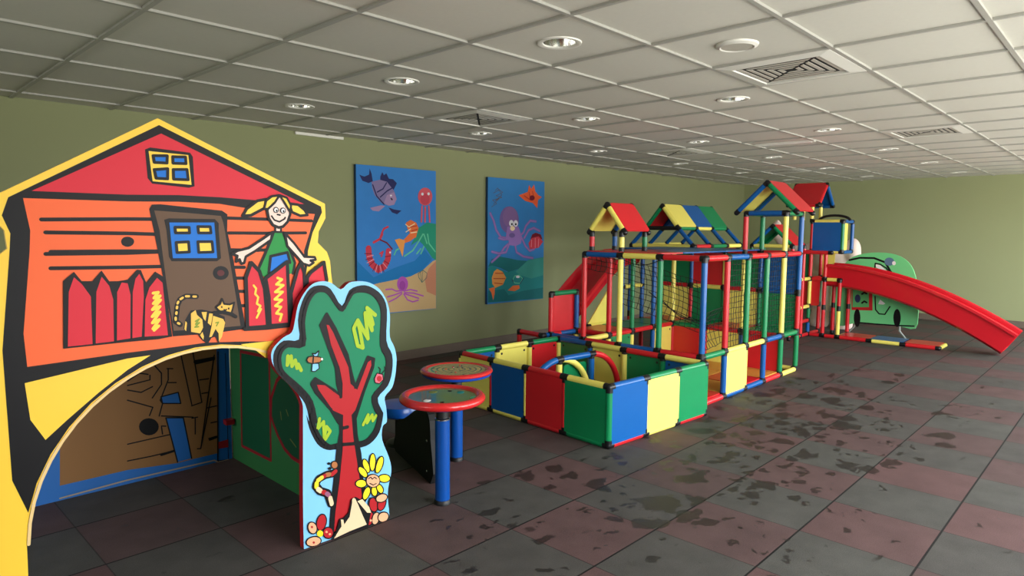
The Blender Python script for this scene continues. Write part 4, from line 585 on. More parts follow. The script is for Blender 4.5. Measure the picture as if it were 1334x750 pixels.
 ('S','rock2',0.016,((4.282,1.179),(4.309,1.229),(4.35,1.245)),0),
 ('S','rock2',0.016,((4.646,1.183),(4.69,1.263)),0),
 ('S','rock2',0.016,((4.588,1.184),(4.646,1.24)),0),
 ('P','fd',((3.854,2.01),(3.916,1.994),(3.972,2.018),(3.981,2.082),(4.003,2.031),(4.018,1.952),(3.965,1.931),(3.89,1.95))),
 ('P','fd',((4.112,2.006),(4.138,2.055),(4.157,2.025),(4.19,2.045),(4.222,1.991),(4.276,1.989),(4.326,1.948),(4.281,1.875),(4.196,1.946),(4.111,1.968))),
 ('P','fg',((4.002,1.946),(4.105,1.973),(4.196,1.957),(4.288,1.864),(4.321,1.778),(4.286,1.717),(4.22,1.704),(4.128,1.728),(4.039,1.81),(4.008,1.883))),
 ('P','fg2',((4.194,1.817),(4.288,1.853),(4.321,1.778),(4.286,1.717),(4.22,1.704),(4.154,1.729))),
 ('S','fd',0.013,((4.071,1.843),(4.143,1.879),(4.189,1.946)),0),
 ('S','fd',0.013,((4.109,1.792),(4.195,1.86),(4.255,1.89)),0),
 ('S','fd',0.013,((4.015,1.915),(4.064,1.8),(4.154,1.718)),0),
 ('P','fg2',((3.98,1.675),(4.115,1.706),(4.169,1.7),(4.088,1.641),(4.011,1.647))),
 ('P','fd',((4.213,1.687),(4.286,1.667),(4.384,1.657),(4.326,1.616),(4.259,1.634))),
 ('P','w2',((4.258,1.814),(4.257,1.811),(4.255,1.809),(4.252,1.807),(4.249,1.805),(4.244,1.805),(4.24,1.805),(4.237,1.806),(4.234,1.808),(4.232,1.81),(4.231,1.813),(4.232,1.815),(4.234,1.818),(4.237,1.82),(4.241,1.821),(4.245,1.822),(4.249,1.822),(4.252,1.821),(4.255,1.819),(4.257,1.816))),
 ('P','k',((4.265,1.764),(4.263,1.763),(4.259,1.763),(4.255,1.765),(4.25,1.767),(4.246,1.77),(4.243,1.774),(4.241,1.778),(4.24,1.782),(4.24,1.785),(4.242,1.787),(4.244,1.788),(4.248,1.788),(4.252,1.786),(4.257,1.784),(4.261,1.781),(4.264,1.777),(4.266,1.773),(4.267,1.769),(4.267,1.766))),
 ('S','coral',0.022,((4.666,1.712),(4.655,1.541)),0),
 ('S','coral',0.022,((4.711,1.702),(4.706,1.541)),0),
 ('S','coral',0.022,((4.762,1.715),(4.775,1.542)),0),
 ('P','coral',((4.813,1.825),(4.807,1.794),(4.793,1.765),(4.77,1.742),(4.741,1.727),(4.709,1.721),(4.678,1.725),(4.65,1.738),(4.627,1.759),(4.613,1.787),(4.609,1.817),(4.614,1.848),(4.628,1.876),(4.65,1.899),(4.679,1.915),(4.71,1.921),(4.742,1.918),(4.77,1.905),(4.793,1.884),(4.808,1.856))),
 ('P','coral2',((4.773,1.795),(4.769,1.776),(4.76,1.758),(4.745,1.743),(4.727,1.734),(4.706,1.73),(4.686,1.732),(4.668,1.741),(4.654,1.754),(4.644,1.771),(4.641,1.79),(4.645,1.81),(4.654,1.827),(4.668,1.842),(4.687,1.851),(4.707,1.855),(4.727,1.853),(4.745,1.845),(4.76,1.832),(4.769,1.815))),
 ('P','w2',((4.688,1.849),(4.687,1.844),(4.685,1.839),(4.681,1.836),(4.676,1.833),(4.67,1.832),(4.665,1.833),(4.66,1.835),(4.656,1.838),(4.654,1.842),(4.653,1.847),(4.654,1.852),(4.657,1.857),(4.66,1.86),(4.665,1.863),(4.671,1.864),(4.676,1.863),(4.681,1.861),(4.685,1.858),(4.687,1.854))),
 ('P','w2',((4.776,1.855),(4.775,1.85),(4.772,1.845),(4.768,1.842),(4.763,1.839),(4.758,1.838),(4.753,1.839),(4.748,1.841),(4.744,1.844),(4.741,1.848),(4.74,1.853),(4.741,1.858),(4.744,1.863),(4.748,1.867),(4.753,1.869),(4.758,1.87),(4.764,1.87),(4.768,1.868),(4.772,1.864),(4.775,1.86))),
 ('P','of',((4.442,1.527),(4.505,1.559),(4.583,1.528),(4.614,1.472),(4.575,1.358),(4.567,1.367),(4.503,1.327),(4.426,1.305),(4.392,1.323),(4.448,1.373),(4.497,1.415),(4.462,1.46))),
 ('P','of2',((4.29,1.34),(4.351,1.354),(4.427,1.333),(4.412,1.255),(4.391,1.152),(4.357,1.234))),
 ('S','crm',0.01,((4.441,1.426),(4.504,1.46)),0),
 ('S','crm',0.01,((4.483,1.482),(4.561,1.517)),0),
 ('S','crm',0.01,((4.504,1.415),(4.589,1.426)),0),
 ('S','crm',0.01,((4.435,1.51),(4.476,1.482)),0),
 ('S','ord',0.01,((4.504,1.482),(4.59,1.494)),0),
 ('S','ord',0.01,((4.518,1.437),(4.597,1.455)),0),
 ('S','lob',0.07,((3.956,1.251),(3.961,1.165),(4.004,1.078),(4.075,1.026),(4.154,1.056),(4.201,1.137),(4.208,1.22)),0),
 ('S','lobd',0.008,((3.905,1.199),(3.993,1.197)),0),
 ('S','lobd',0.008,((3.917,1.134),(4.005,1.153)),0),
 ('S','lobd',0.008,((3.954,1.069),(4.031,1.12)),0),
 ('S','lobd',0.008,((4.004,1.013),(4.05,1.087)),0),
 ('S','lobd',0.008,((4.074,0.983),(4.075,1.075)),0),
 ('S','lobd',0.008,((4.146,0.996),(4.114,1.085)),0),
 ('S','lobd',0.008,((4.214,1.082),(4.148,1.117)),0),
 ('S','lobd',0.008,((4.241,1.169),(4.161,1.16)),0),
 ('S','pk2',0.008,((3.936,1.166),(4.012,1.18)),0),
 ('S','pk2',0.008,((3.935,1.101),(4.018,1.137)),0),
 ('S','pk2',0.008,((4.036,1.001),(4.062,1.076)),0),
 ('S','pk2',0.008,((4.113,0.992),(4.095,1.075)),0),
 ('S','pk2',0.008,((4.186,1.039),(4.134,1.095)),0),
 ('S','lob',0.022,((4.204,1.48),(4.151,1.458),(4.125,1.414),(4.104,1.36)),0),
 ('S','lob',0.025,((4.02,1.315),(4.104,1.352),(4.131,1.401)),0),
 ('S','lobd',0.016,((4.104,1.341),(4.189,1.308),(4.255,1.241)),0),
 ('S','lob',0.018,((4.096,1.194),(4.136,1.216),(4.115,1.167)),0),
 ('P','w2',((4.24,1.205),(4.239,1.201),(4.238,1.198),(4.235,1.196),(4.232,1.194),(4.228,1.194),(4.224,1.195),(4.221,1.196),(4.218,1.199),(4.217,1.202),(4.216,1.205),(4.217,1.209),(4.218,1.212),(4.221,1.214),(4.224,1.215),(4.228,1.216),(4.232,1.215),(4.235,1.214),(4.238,1.211),(4.24,1.208))),
 ('S','puro',0.016,((4.388,0.783),(4.305,0.782),(4.251,0.808),(4.171,0.807)),0),
 ('S','puro',0.016,((4.381,0.766),(4.291,0.744),(4.19,0.726)),0),
 ('S','puro',0.016,((4.381,0.749),(4.305,0.704),(4.21,0.671)),0),
 ('S','puro',0.016,((4.409,0.776),(4.5,0.788),(4.593,0.765)),0),
 ('S','puro',0.016,((4.415,0.759),(4.542,0.745),(4.68,0.704)),0),
 ('S','puro',0.016,((4.408,0.742),(4.457,0.676),(4.528,0.648),(4.607,0.66)),0),
 ('S','puro',0.016,((4.415,0.747),(4.5,0.719),(4.614,0.682)),0),
 ('P','puro',((4.466,0.852),(4.463,0.827),(4.452,0.805),(4.435,0.788),(4.414,0.777),(4.39,0.775),(4.367,0.78),(4.347,0.793),(4.331,0.812),(4.32,0.835),(4.317,0.86),(4.321,0.885),(4.331,0.907),(4.348,0.924),(4.369,0.935),(4.392,0.938),(4.415,0.932),(4.436,0.92),(4.452,0.901),(4.463,0.878))),
 ('P','puro2',((4.43,0.837),(4.428,0.822),(4.422,0.808),(4.412,0.797),(4.401,0.79),(4.388,0.789),(4.375,0.792),(4.363,0.8),(4.354,0.812),(4.349,0.826),(4.347,0.842),(4.349,0.857),(4.355,0.871),(4.364,0.882),(4.376,0.888),(4.389,0.89),(4.401,0.887),(4.413,0.879),(4.422,0.868),(4.428,0.853))),
 ('S','shell',0.008,((4.674,0.998),(4.733,0.96),(4.729,0.908),(4.662,0.859),(4.615,0.919),(4.608,0.96)),1),
 ('S','shell',0.006,((4.674,0.998),(4.662,0.859)),0),
 ('S','shell',0.006,((4.637,0.982),(4.662,0.859)),0)],
 'p2': [('O',((5.688,2.089),(6.73,2.107),(6.761,0.525),(5.706,0.551))),
 ('P','teal',((5.697,0.983),(5.764,1.014),(5.904,0.965),(6.032,0.92),(6.228,0.941),(6.429,1.061),(6.749,1.094),(6.761,0.525),(5.706,0.551))),
 ('P','teal2',((5.697,0.994),(5.763,1.091),(5.903,1.12),(6.095,1.091),(6.226,1.067),(6.412,1.052),(6.261,0.951),(6.064,0.919),(5.92,0.975),(5.764,1.012))),
 ('P','teal3',((6.195,0.919),(6.429,1.055),(6.749,1.09),(6.754,0.849),(6.502,0.813),(6.279,0.87))),
 ('P','teal2',((5.699,0.698),(5.986,0.703),(6.068,0.619),(6.333,0.659),(6.757,0.681),(6.76,0.524),(5.7,0.555))),
 ('S','puo2',0.036,((5.733,1.657),(5.793,1.569),(5.839,1.452),(5.924,1.36),(6.048,1.349)),0),
 ('S','puo',0.024,((5.733,1.657),(5.793,1.569),(5.839,1.452),(5.924,1.36),(6.048,1.349)),0),
 ('S','puo2',0.036,((6.578,1.569),(6.468,1.578),(6.385,1.51),(6.337,1.42),(6.24,1.363),(6.175,1.343)),0),
 ('S','puo',0.024,((6.578,1.569),(6.468,1.578),(6.385,1.51),(6.337,1.42),(6.24,1.363),(6.175,1.343)),0),
 ('S','puo2',0.036,((6.658,1.444),(6.537,1.483),(6.436,1.454),(6.354,1.353)),0),
 ('S','puo',0.024,((6.658,1.444),(6.537,1.483),(6.436,1.454),(6.354,1.353)),0),
 ('S','puo2',0.034,((6.108,1.307),(5.981,1.23),(5.903,1.142),(5.764,1.056)),0),
 ('S','puo',0.022,((6.108,1.307),(5.981,1.23),(5.903,1.142),(5.764,1.056)),0),
 ('S','puo2',0.034,((6.076,1.285),(6.013,1.173),(5.887,1.159),(5.763,1.184)),0),
 ('S','puo',0.022,((6.076,1.285),(6.013,1.173),(5.887,1.159),(5.763,1.184)),0),
 ('S','puo2',0.034,((6.174,1.284),(6.208,1.17),(6.343,1.11),(6.524,1.084)),0),
 ('S','puo',0.022,((6.174,1.284),(6.208,1.17),(6.343,1.11),(6.524,1.084)),0),
 ('S','puo2',0.034,((6.306,1.351),(6.375,1.247),(6.462,1.182),(6.548,1.204),(6.582,1.28),(6.563,1.338)),0),
 ('S','puo',0.022,((6.306,1.351),(6.375,1.247),(6.462,1.182),(6.548,1.204),(6.582,1.28),(6.563,1.338)),0),
 ('S','puo2',0.034,((5.885,1.353),(5.964,1.336),(6.076,1.341)),0),
 ('S','puo',0.022,((5.885,1.353),(5.964,1.336),(6.076,1.341)),0),
 ('P','puo',((6.043,1.363),(6.306,1.362),(6.29,1.282),(6.191,1.249),(6.077,1.262))),
 ('P','puo2',((6.248,1.586),(6.24,1.532),(6.215,1.483),(6.175,1.445),(6.126,1.42),(6.071,1.411),(6.017,1.42),(5.968,1.444),(5.93,1.481),(5.905,1.528),(5.896,1.581),(5.904,1.633),(5.928,1.681),(5.965,1.72),(6.013,1.745),(6.067,1.755),(6.122,1.748),(6.172,1.725),(6.212,1.688),(6.238,1.64))),
 ('P','puo3',((6.22,1.619),(6.214,1.578),(6.195,1.541),(6.165,1.511),(6.128,1.492),(6.086,1.486),(6.045,1.492),(6.008,1.51),(5.978,1.538),(5.959,1.574),(5.952,1.614),(5.958,1.654),(5.976,1.69),(6.005,1.72),(6.042,1.739),(6.083,1.747),(6.125,1.742),(6.162,1.724),(6.193,1.696),(6.213,1.66))),
 ('P','puo',((6.031,1.496),(6.238,1.498),(6.322,1.337),(6.002,1.338))),
 ('P','w2',((6.147,1.541),(6.145,1.528),(6.14,1.516),(6.131,1.507),(6.119,1.501),(6.107,1.499),(6.094,1.501),(6.082,1.507),(6.073,1.516),(6.067,1.527),(6.065,1.54),(6.067,1.553),(6.073,1.564),(6.082,1.574),(6.093,1.58),(6.106,1.582),(6.118,1.58),(6.13,1.574),(6.139,1.565),(6.145,1.554))),
 ('P','w2',((6.228,1.54),(6.226,1.527),(6.22,1.515),(6.211,1.505),(6.199,1.499),(6.186,1.497),(6.173,1.499),(6.162,1.505),(6.152,1.514),(6.146,1.526),(6.144,1.539),(6.146,1.552),(6.152,1.563),(6.161,1.573),(6.172,1.579),(6.185,1.581),(6.198,1.579),(6.21,1.573),(6.219,1.564),(6.225,1.553))),
 ('P','k',((6.133,1.53),(6.132,1.525),(6.13,1.521),(6.127,1.517),(6.122,1.515),(6.117,1.514),(6.113,1.515),(6.108,1.517),(6.105,1.52),(6.102,1.525),(6.101,1.529),(6.102,1.534),(6.104,1.538),(6.108,1.542),(6.112,1.544),(6.117,1.545),(6.122,1.544),(6.126,1.542),(6.13,1.539),(6.132,1.534))),
 ('P','k',((6.202,1.528),(6.201,1.524),(6.199,1.519),(6.195,1.516),(6.191,1.513),(6.186,1.513),(6.181,1.513),(6.177,1.516),(6.173,1.519),(6.171,1.523),(6.17,1.528),(6.171,1.533),(6.173,1.537),(6.176,1.54),(6.181,1.543),(6.186,1.544),(6.191,1.543),(6.195,1.541),(6.199,1.537),(6.201,1.533))),
 ('P','crm',((6.171,1.475),(6.168,1.466),(6.162,1.457),(6.152,1.45),(6.14,1.446),(6.126,1.444),(6.112,1.446),(6.1,1.45),(6.09,1.457),(6.084,1.465),(6.082,1.475),(6.084,1.484),(6.09,1.493),(6.099,1.499),(6.112,1.504),(6.125,1.506),(6.139,1.504),(6.152,1.5),(6.162,1.493),(6.168,1.485))),
 ('P','puo2',((6.175,1.387),(6.172,1.377),(6.164,1.369),(6.152,1.362),(6.137,1.358),(6.119,1.356),(6.102,1.358),(6.087,1.362),(6.074,1.369),(6.066,1.378),(6.064,1.387),(6.066,1.397),(6.074,1.405),(6.086,1.412),(6.101,1.416),(6.119,1.418),(6.136,1.416),(6.151,1.412),(6.164,1.405),(6.172,1.397))),
 ('P','of3',((6.24,1.9),(6.329,1.926),(6.412,1.952),(6.435,2.042),(6.481,1.994),(6.532,2.055),(6.559,1.964),(6.623,1.916),(6.693,1.896),(6.616,1.853),(6.601,1.745),(6.514,1.81),(6.364,1.833))),
 ('S','ord',0.012,((6.437,1.947),(6.463,1.87)),0),
 ('S','ord',0.012,((6.503,1.961),(6.53,1.873)),0),
 ('S','ord',0.012,((6.346,1.899),(6.463,1.848)),0),
 ('P','lobd',((6.547,1.879),(6.545,1.868),(6.538,1.859),(6.527,1.851),(6.512,1.846),(6.497,1.843),(6.481,1.844),(6.467,1.849),(6.456,1.856),(6.449,1.865),(6.446,1.875),(6.448,1.885),(6.455,1.895),(6.466,1.903),(6.48,1.908),(6.496,1.911),(6.511,1.91),(6.526,1.905),(6.537,1.898),(6.544,1.889))),
 ('P','lobd',((6.504,1.398),(6.572,1.421),(6.676,1.398),(6.712,1.334),(6.472,1.336))),
 ('P','lob',((6.434,1.281),(6.493,1.35),(6.633,1.373),(6.724,1.302),(6.636,1.22),(6.461,1.205))),
 ('S','pk2',0.008,((6.494,1.327),(6.487,1.234)),0),
 ('S','pk2',0.008,((6.563,1.35),(6.565,1.221)),0),
 ('S','pk2',0.008,((6.634,1.338),(6.627,1.232)),0),
 ('S','brn',0.006,((5.783,1.907),(5.888,1.954),(5.949,1.925),(5.828,1.877),(5.934,1.86),(5.769,1.822),(5.844,1.782),(5.754,1.737)),0),
 ('S','brn',0.006,((5.812,1.94),(5.857,1.974),(5.934,1.892),(5.813,1.813),(5.889,1.848),(5.784,1.77)),0),
 ('P','of2',((5.765,0.86),(5.803,0.935),(5.857,0.966),(5.952,0.929),(6.02,0.848),(5.962,0.761),(5.828,0.729),(5.774,0.782))),
 ('P','of',((5.713,0.725),(5.82,0.741),(5.813,0.647),(5.791,0.576),(5.759,0.672))),
 ('S','ord',0.01,((5.827,0.912),(5.968,0.906)),0),
 ('S','ord',0.01,((5.796,0.847),(6.001,0.837)),0),
 ('S','ord',0.01,((5.812,0.791),(5.954,0.772)),0),
 ('P','of',((6.051,0.682),(6.148,0.739),(6.264,0.738),(6.278,0.697),(6.182,0.665))),
 ('S','rock2',0.012,((6.139,0.808),(6.179,0.863),(6.262,0.871),(6.33,0.821),(6.281,0.76),(6.181,0.772)),1),
 ('P','w2',((6.275,0.847),(6.273,0.842),(6.268,0.838),(6.26,0.835),(6.249,0.833),(6.238,0.833),(6.227,0.834),(6.216,0.837),(6.208,0.841),(6.203,0.846),(6.201,0.851),(6.203,0.855),(6.208,0.86),(6.216,0.863),(6.226,0.865),(6.237,0.865),(6.249,0.864),(6.259,0.861),(6.267,0.857),(6.273,0.852))),
 ('S','fd',0.012,((6.281,0.755),(6.347,0.826)),0),
 ('S','fd',0.012,((6.131,0.82),(6.156,0.784)),0)],
 'car': [('O',((3.134,0.123),(3.189,0.385),(3.184,0.719),(3.114,0.976),(2.98,1.122),(2.756,1.183),(2.518,1.18),(2.348,1.114),(2.231,0.965),(2.162,0.682),(2.148,0.426),(2.17,0.186),(2.391,0.204),(2.853,0.198))),
 ('S','k',0.022,((3.031,1.07),(2.899,1.107),(2.717,1.11),(2.574,1.057),(2.505,0.937),(2.387,0.822),(2.336,0.565)),0),
 ('P','w',((2.693,1.027),(2.635,1.015),(2.555,0.948),(2.592,0.933),(2.684,0.985))),
 ('S','k',0.014,((2.699,0.977),(2.697,1.038),(2.636,1.029),(2.557,0.979),(2.502,0.895)),0),
 ('P','gb',((2.465,1.071),(2.467,1.054),(2.474,1.038),(2.487,1.025),(2.503,1.017),(2.521,1.013),(2.54,1.015),(2.557,1.022),(2.571,1.034),(2.581,1.049),(2.584,1.066),(2.582,1.084),(2.575,1.1),(2.562,1.112),(2.546,1.121),(2.527,1.124),(2.509,1.122),(2.492,1.115),(2.478,1.103),(2.468,1.088))),
 ('P','w',((2.445,1.051),(2.446,1.043),(2.448,1.035),(2.453,1.028),(2.459,1.024),(2.466,1.022),(2.473,1.023),(2.479,1.027),(2.484,1.033),(2.488,1.041),(2.489,1.049),(2.489,1.058),(2.486,1.066),(2.481,1.072),(2.475,1.076),(2.469,1.078),(2.462,1.077),(2.455,1.073),(2.45,1.067),(2.447,1.06))),
 ('P','dr2',((2.986,0.71),(2.716,0.72),(2.698,0.382),(2.968,0.365))),
 ('P','cg2',((2.971,0.689),(2.76,0.696),(2.746,0.425),(2.957,0.406))),
 ('P','db',((2.859,0.538),(2.86,0.52),(2.865,0.503),(2.872,0.49),(2.882,0.481),(2.894,0.477),(2.905,0.479),(2.916,0.486),(2.925,0.498),(2.931,0.514),(2.934,0.532),(2.933,0.55),(2.928,0.566),(2.921,0.58),(2.911,0.589),(2.899,0.592),(2.888,0.59),(2.877,0.583),(2.868,0.571),(2.862,0.555))),
 ('S','k',0.02,((2.843,0.602),(2.815,0.627),(2.786,0.612)),0),
 ('S','k',0.02,((2.836,0.477),(2.809,0.503),(2.779,0.488)),0),
 ('S','k',0.014,((2.676,0.581),(2.66,0.397),(2.612,0.344),(2.542,0.344),(2.485,0.455)),0),
 ('P','w',((2.632,0.477),(2.61,0.543),(2.544,0.492),(2.568,0.476))),
 ('S','k',0.016,((2.866,0.196),(2.643,0.198),(2.428,0.204),(2.184,0.219)),0),
 ('P','k',((2.847,0.263),(2.847,0.224),(2.851,0.188),(2.859,0.159),(2.87,0.139),(2.883,0.132),(2.896,0.137),(2.909,0.153),(2.92,0.181),(2.928,0.216),(2.932,0.255),(2.932,0.295),(2.927,0.331),(2.919,0.36),(2.908,0.379),(2.896,0.387),(2.882,0.382),(2.869,0.365),(2.859,0.337),(2.851,0.303))),
 ('P','k',((2.346,0.314),(2.346,0.276),(2.351,0.241),(2.359,0.213),(2.37,0.194),(2.384,0.186),(2.398,0.191),(2.411,0.207),(2.422,0.233),(2.43,0.267),(2.435,0.305),(2.435,0.343),(2.43,0.378),(2.422,0.406),(2.41,0.424),(2.397,0.432),(2.383,0.427),(2.37,0.411),(2.358,0.385),(2.35,0.351)))],
}
# ------------------------------------------------------------------ painted boards
AM = {'k': (14, 13, 16), 'y': (252, 206, 66), 'yy': (250, 222, 40), 'ry': (240, 205, 140), 'r': (214, 42, 58), 'o': (246, 106, 58), 'n': (100, 74, 54), 'b': (18, 112, 205), 'm': (88, 34, 36),
      'g': (30, 140, 62), 's': (248, 214, 200), 'w': (240, 240, 240), 'c': (240, 190, 84), 'gg': (130, 150, 50), 't': (14, 122, 84), 'tr': (176, 30, 36), 'ly': (158, 184, 40), 'lb': (130, 196, 240),
      'br': (176, 110, 64), 'pk': (226, 104, 120), 'pp': (150, 90, 120), 'be': (232, 200, 160), 'pe': (236, 172, 130), 'b2': (20, 104, 184), 'n2': (146, 104, 62), 'dr': (150, 32, 40), 'be2': (170, 150, 125),
      'g2': (24, 92, 60), 'g3': (26, 84, 54), 'ly2': (120, 130, 70), 'sand': (196, 164, 116), 'sand2': (190, 128, 98), 'sea2': (30, 116, 178), 'rock': (38, 142, 112), 'rock2': (96, 190, 150), 'fd': (40, 44, 92),
      'fg': (128, 116, 158), 'fg2': (158, 132, 170), 'coral': (206, 86, 98), 'coral2': (190, 66, 84), 'w2': (220, 220, 226), 'of': (222, 112, 58), 'of2': (226, 150, 76), 'of3': (222, 92, 52), 'ord': (176, 52, 34), 'crm': (236, 214, 170),
      'lob': (196, 58, 74), 'lobd': (112, 20, 38), 'pk2': (226, 150, 160), 'puro': (170, 82, 170), 'puro2': (150, 64, 150), 'shell': (86, 110, 100), 'teal': (34, 130, 132), 'teal2': (26, 108, 112), 'teal3': (58, 148, 138),
      'puo': (146, 112, 180), 'puo2': (112, 92, 150), 'puo3': (128, 98, 148), 'brn': (92, 84, 92), 'gb': (92, 122, 150), 'dr2': (190, 34, 40), 'cg2': (92, 180, 108), 'db': (34, 50, 92)}
def board(name, art, base_mat, edge_mat, place, thick, parent, outline=None, clip=None, paint_rough=.38):
    """a sheet cut to its outline with the picture painted on in thin coats; place(a, b, d) -> local 3D, d = towards the viewer"""
    keys = []; mats = [base_mat, edge_mat]
    def mi(k):
        if k not in keys:
            keys.append(k); mats.append(mat('paint_'+k, AM[k], max(paint_rough, .5), spec=.22))
        return keys.index(k)+2
    mb = MB(); ol = outline
    e = Vector(place(0, 0, -thick))-Vector(place(0, 0, 0))
    mb.prism([place(a, b, 0) for a, b in ol], e, 0, 1)
    def cl(p):
        if not clip: return p
        return (min(max(p[0], clip[0]), clip[1]), min(max(p[1], clip[2]), clip[3]))
    done = []
    def level(pts, pad=0):
        x0 = min(p[0] for p in pts)-pad; x1 = max(p[0] for p in pts)+pad; y0 = min(p[1] for p in pts)-pad; y1 = max(p[1] for p in pts)+pad
        l = 1+max([q[4] for q in done if q[0] < x1 and q[1] > x0 and q[2] < y1 and q[3] > y0] or [0])
        done.append((x0, x1, y0, y1, l)); return l*.0006
    for el in art:
        if el[0] == 'P':
            pts = [cl(p) for p in el[2]]; d = level(pts)
            V = [Vector(place(a, b, d)) for a, b in pts]
            mb.add(V, tessellate_polygon([V]), mi(el[1]))
        elif el[0] == 'S':
            pts = [cl(p) for p in el[3]]; w_ = el[2]/2*(1.22 if el[1] == 'k' else 1); d = level(pts, w_)
            if el[4]: pts = pts+[pts[0]]
            pts = [p for k, p in enumerate(pts) if k == 0 or math.hypot(p[0]-pts[k-1][0], p[1]-pts[k-1][1]) > 1e-4]
            for (a, b), (c_, d_) in zip(pts, pts[1:]):
                l = math.hypot(c_-a, d_-b); nx, ny = -(d_-b)/l*w_, (c_-a)/l*w_
                d += 2e-5
                q = [cl(p) for p in ((a+nx, b+ny), (c_+nx, d_+ny), (c_-nx, d_-ny), (a-nx, b-ny))]
                mb.add([place(p[0], p[1], d) for p in q], [(0, 1, 2, 3)], mi(el[1]))
            for a, b in pts:
                d += 2e-5
                q = [cl((a+w_*math.cos(t*math.pi/5), b+w_*math.sin(t*math.pi/5))) for t in range(10)]
                mb.add([place(p[0], p[1], d) for p in q], [tuple(range(10))], mi(el[1]))
    return mb.build(name, mats, parent, fix=False)
def smooth(P, n=3):
    """closed Catmull-Rom"""
    out = []; N = len(P)
    for i in range(N):
        p0, p1, p2, p3 = P[i-1], P[i], P[(i+1) % N], P[(i+2) % N]
        for k in range(n):
            t = k/n
            out.append(tuple(.5*((2*p1[a])+(-p0[a]+p2[a])*t+(2*p0[a]-5*p1[a]+4*p2[a]-p3[a])*t*t+(-p0[a]+3*p1[a]-3*p2[a]+p3[a])*t**3) for a in (0, 1)))
    return out
m_yel = mat('paint_y', AM['y'], .4, spec=.22); m_edge_y = mat('edge_yellow', (240, 200, 110), .5)
m_lb = mat('paint_lb', AM['lb'], .4, spec=.22); m_edge_r = mat('edge_red', (178, 22, 34), .4)
# playhouse
HX, HY = .9, 2.74
house = thing('playhouse', (HX, HY, 0), 'wooden playhouse with red gable, brown door and girl painted on its front', 'playhouse')
ol = [tuple(p) for p in ART['facade'][0][1]]
arch = [(1.07+.64*math.cos(math.radians(t)), .34+.64*math.sin(math.radians(t))) for t in range(10, 181, 6)]
ol = ol[:-1]+[(1.70, .95), (1.735, .4), (1.735, 0), (1.70, 0), (1.70, .35)]+arch[1:]+[(.43, .34), (.425, 0), (.32, 0), (.33, .5), (.34, .95), (.345, 1.1), (.36, 1.25), (.38, 1.35), (.425, 1.39), (.42, 1.45), (.385, 1.50), (.40, 1.565)]
board('facade_panel', ART['facade'][1:], m_yel, m_edge_y, lambda a, b, d: (a-HX, -d, b), .022, house, ol)
m_bk = mat('paint_b2', AM['b2'], .5); m_gs = mat('side_green', (52, 122, 66), .45)
board('back_panel', ART['back'], m_bk, m_bk, lambda a, b, d: (a-HX, 4.11-HY-d, b), .02, house, [(.34, 0), (1.725, 0), (1.725, 1.1), (.34, 1.1)], clip=(.34, 1.7, .0, 1.09))
board('side_panel', ART['side'], m_gs, m_gs, lambda a, b, d: (1.735-HX-d, a-HY, b), .02, house, [(2.78, 0), (4.12, 0), (4.12, 1.1), (2.78, 1.1)])
mb = MB(); mb.box((1.03-HX, .70, 1.112), (1.42, 1.34, .02)); mb.build('roof_deck', m_gs, house)
mb = MB(); mb.box((1.70-HX, 1.345, .25), (.05, .05, .03)); mb.build('corner_bracket', mat('paint_dr', AM['dr'], .4), house)
# tree board
tree = thing('tree_panel', (1.68, 2.69, 0), 'tree-shaped painted wooden play board with flower and caterpillar, standing on the floor', 'play panel')
ol = smooth([tuple(p) for p in ART['tree'][0][1]], 3)
ol = [(a, max(b, 0.002)) for a, b in ol]
board('painted_board', ART['tree'][1:], m_lb, m_edge_r, lambda a, b, d: (a-1.68, -d, b), .034, tree, ol)
# canvases on the left wall
m_cv = mat('canvas_sea_blue', (40, 122, 196), .7, noise=.12, nscale=4); m_ce = mat('canvas_edge_blue', (20, 62, 104), .7)
m_cv2 = mat('canvas_teal_blue', (36, 120, 186), .7, noise=.12, nscale=4)
for key, bm_, (xa, xb, za, zb), lab in (('p1', m_cv, (3.815, 4.868, .545, 2.114), 'tall blue canvas of fish, octopuses and a lobster over sand, nearer the playhouse'),
                                   ('p2', m_cv2, (5.69, 6.745, .53, 2.10), 'tall blue canvas of a purple octopus with googly eyes over green seabed')):
    t = thing('undersea_painting', ((xa+xb)/2, Y1-.02, za), lab, 'painting', 'undersea paintings on the olive wall')
    xc = (xa+xb)/2
    board('canvas', ART[key][1:], bm_, m_ce, lambda a, b, d: (a-xc, -.025-d, b-za), .035, t, [(xa, za), (xb, za), (xb, zb), (xa, zb)], clip=(xa+.002, xb-.002, za+.002, zb-.002), paint_rough=.7)
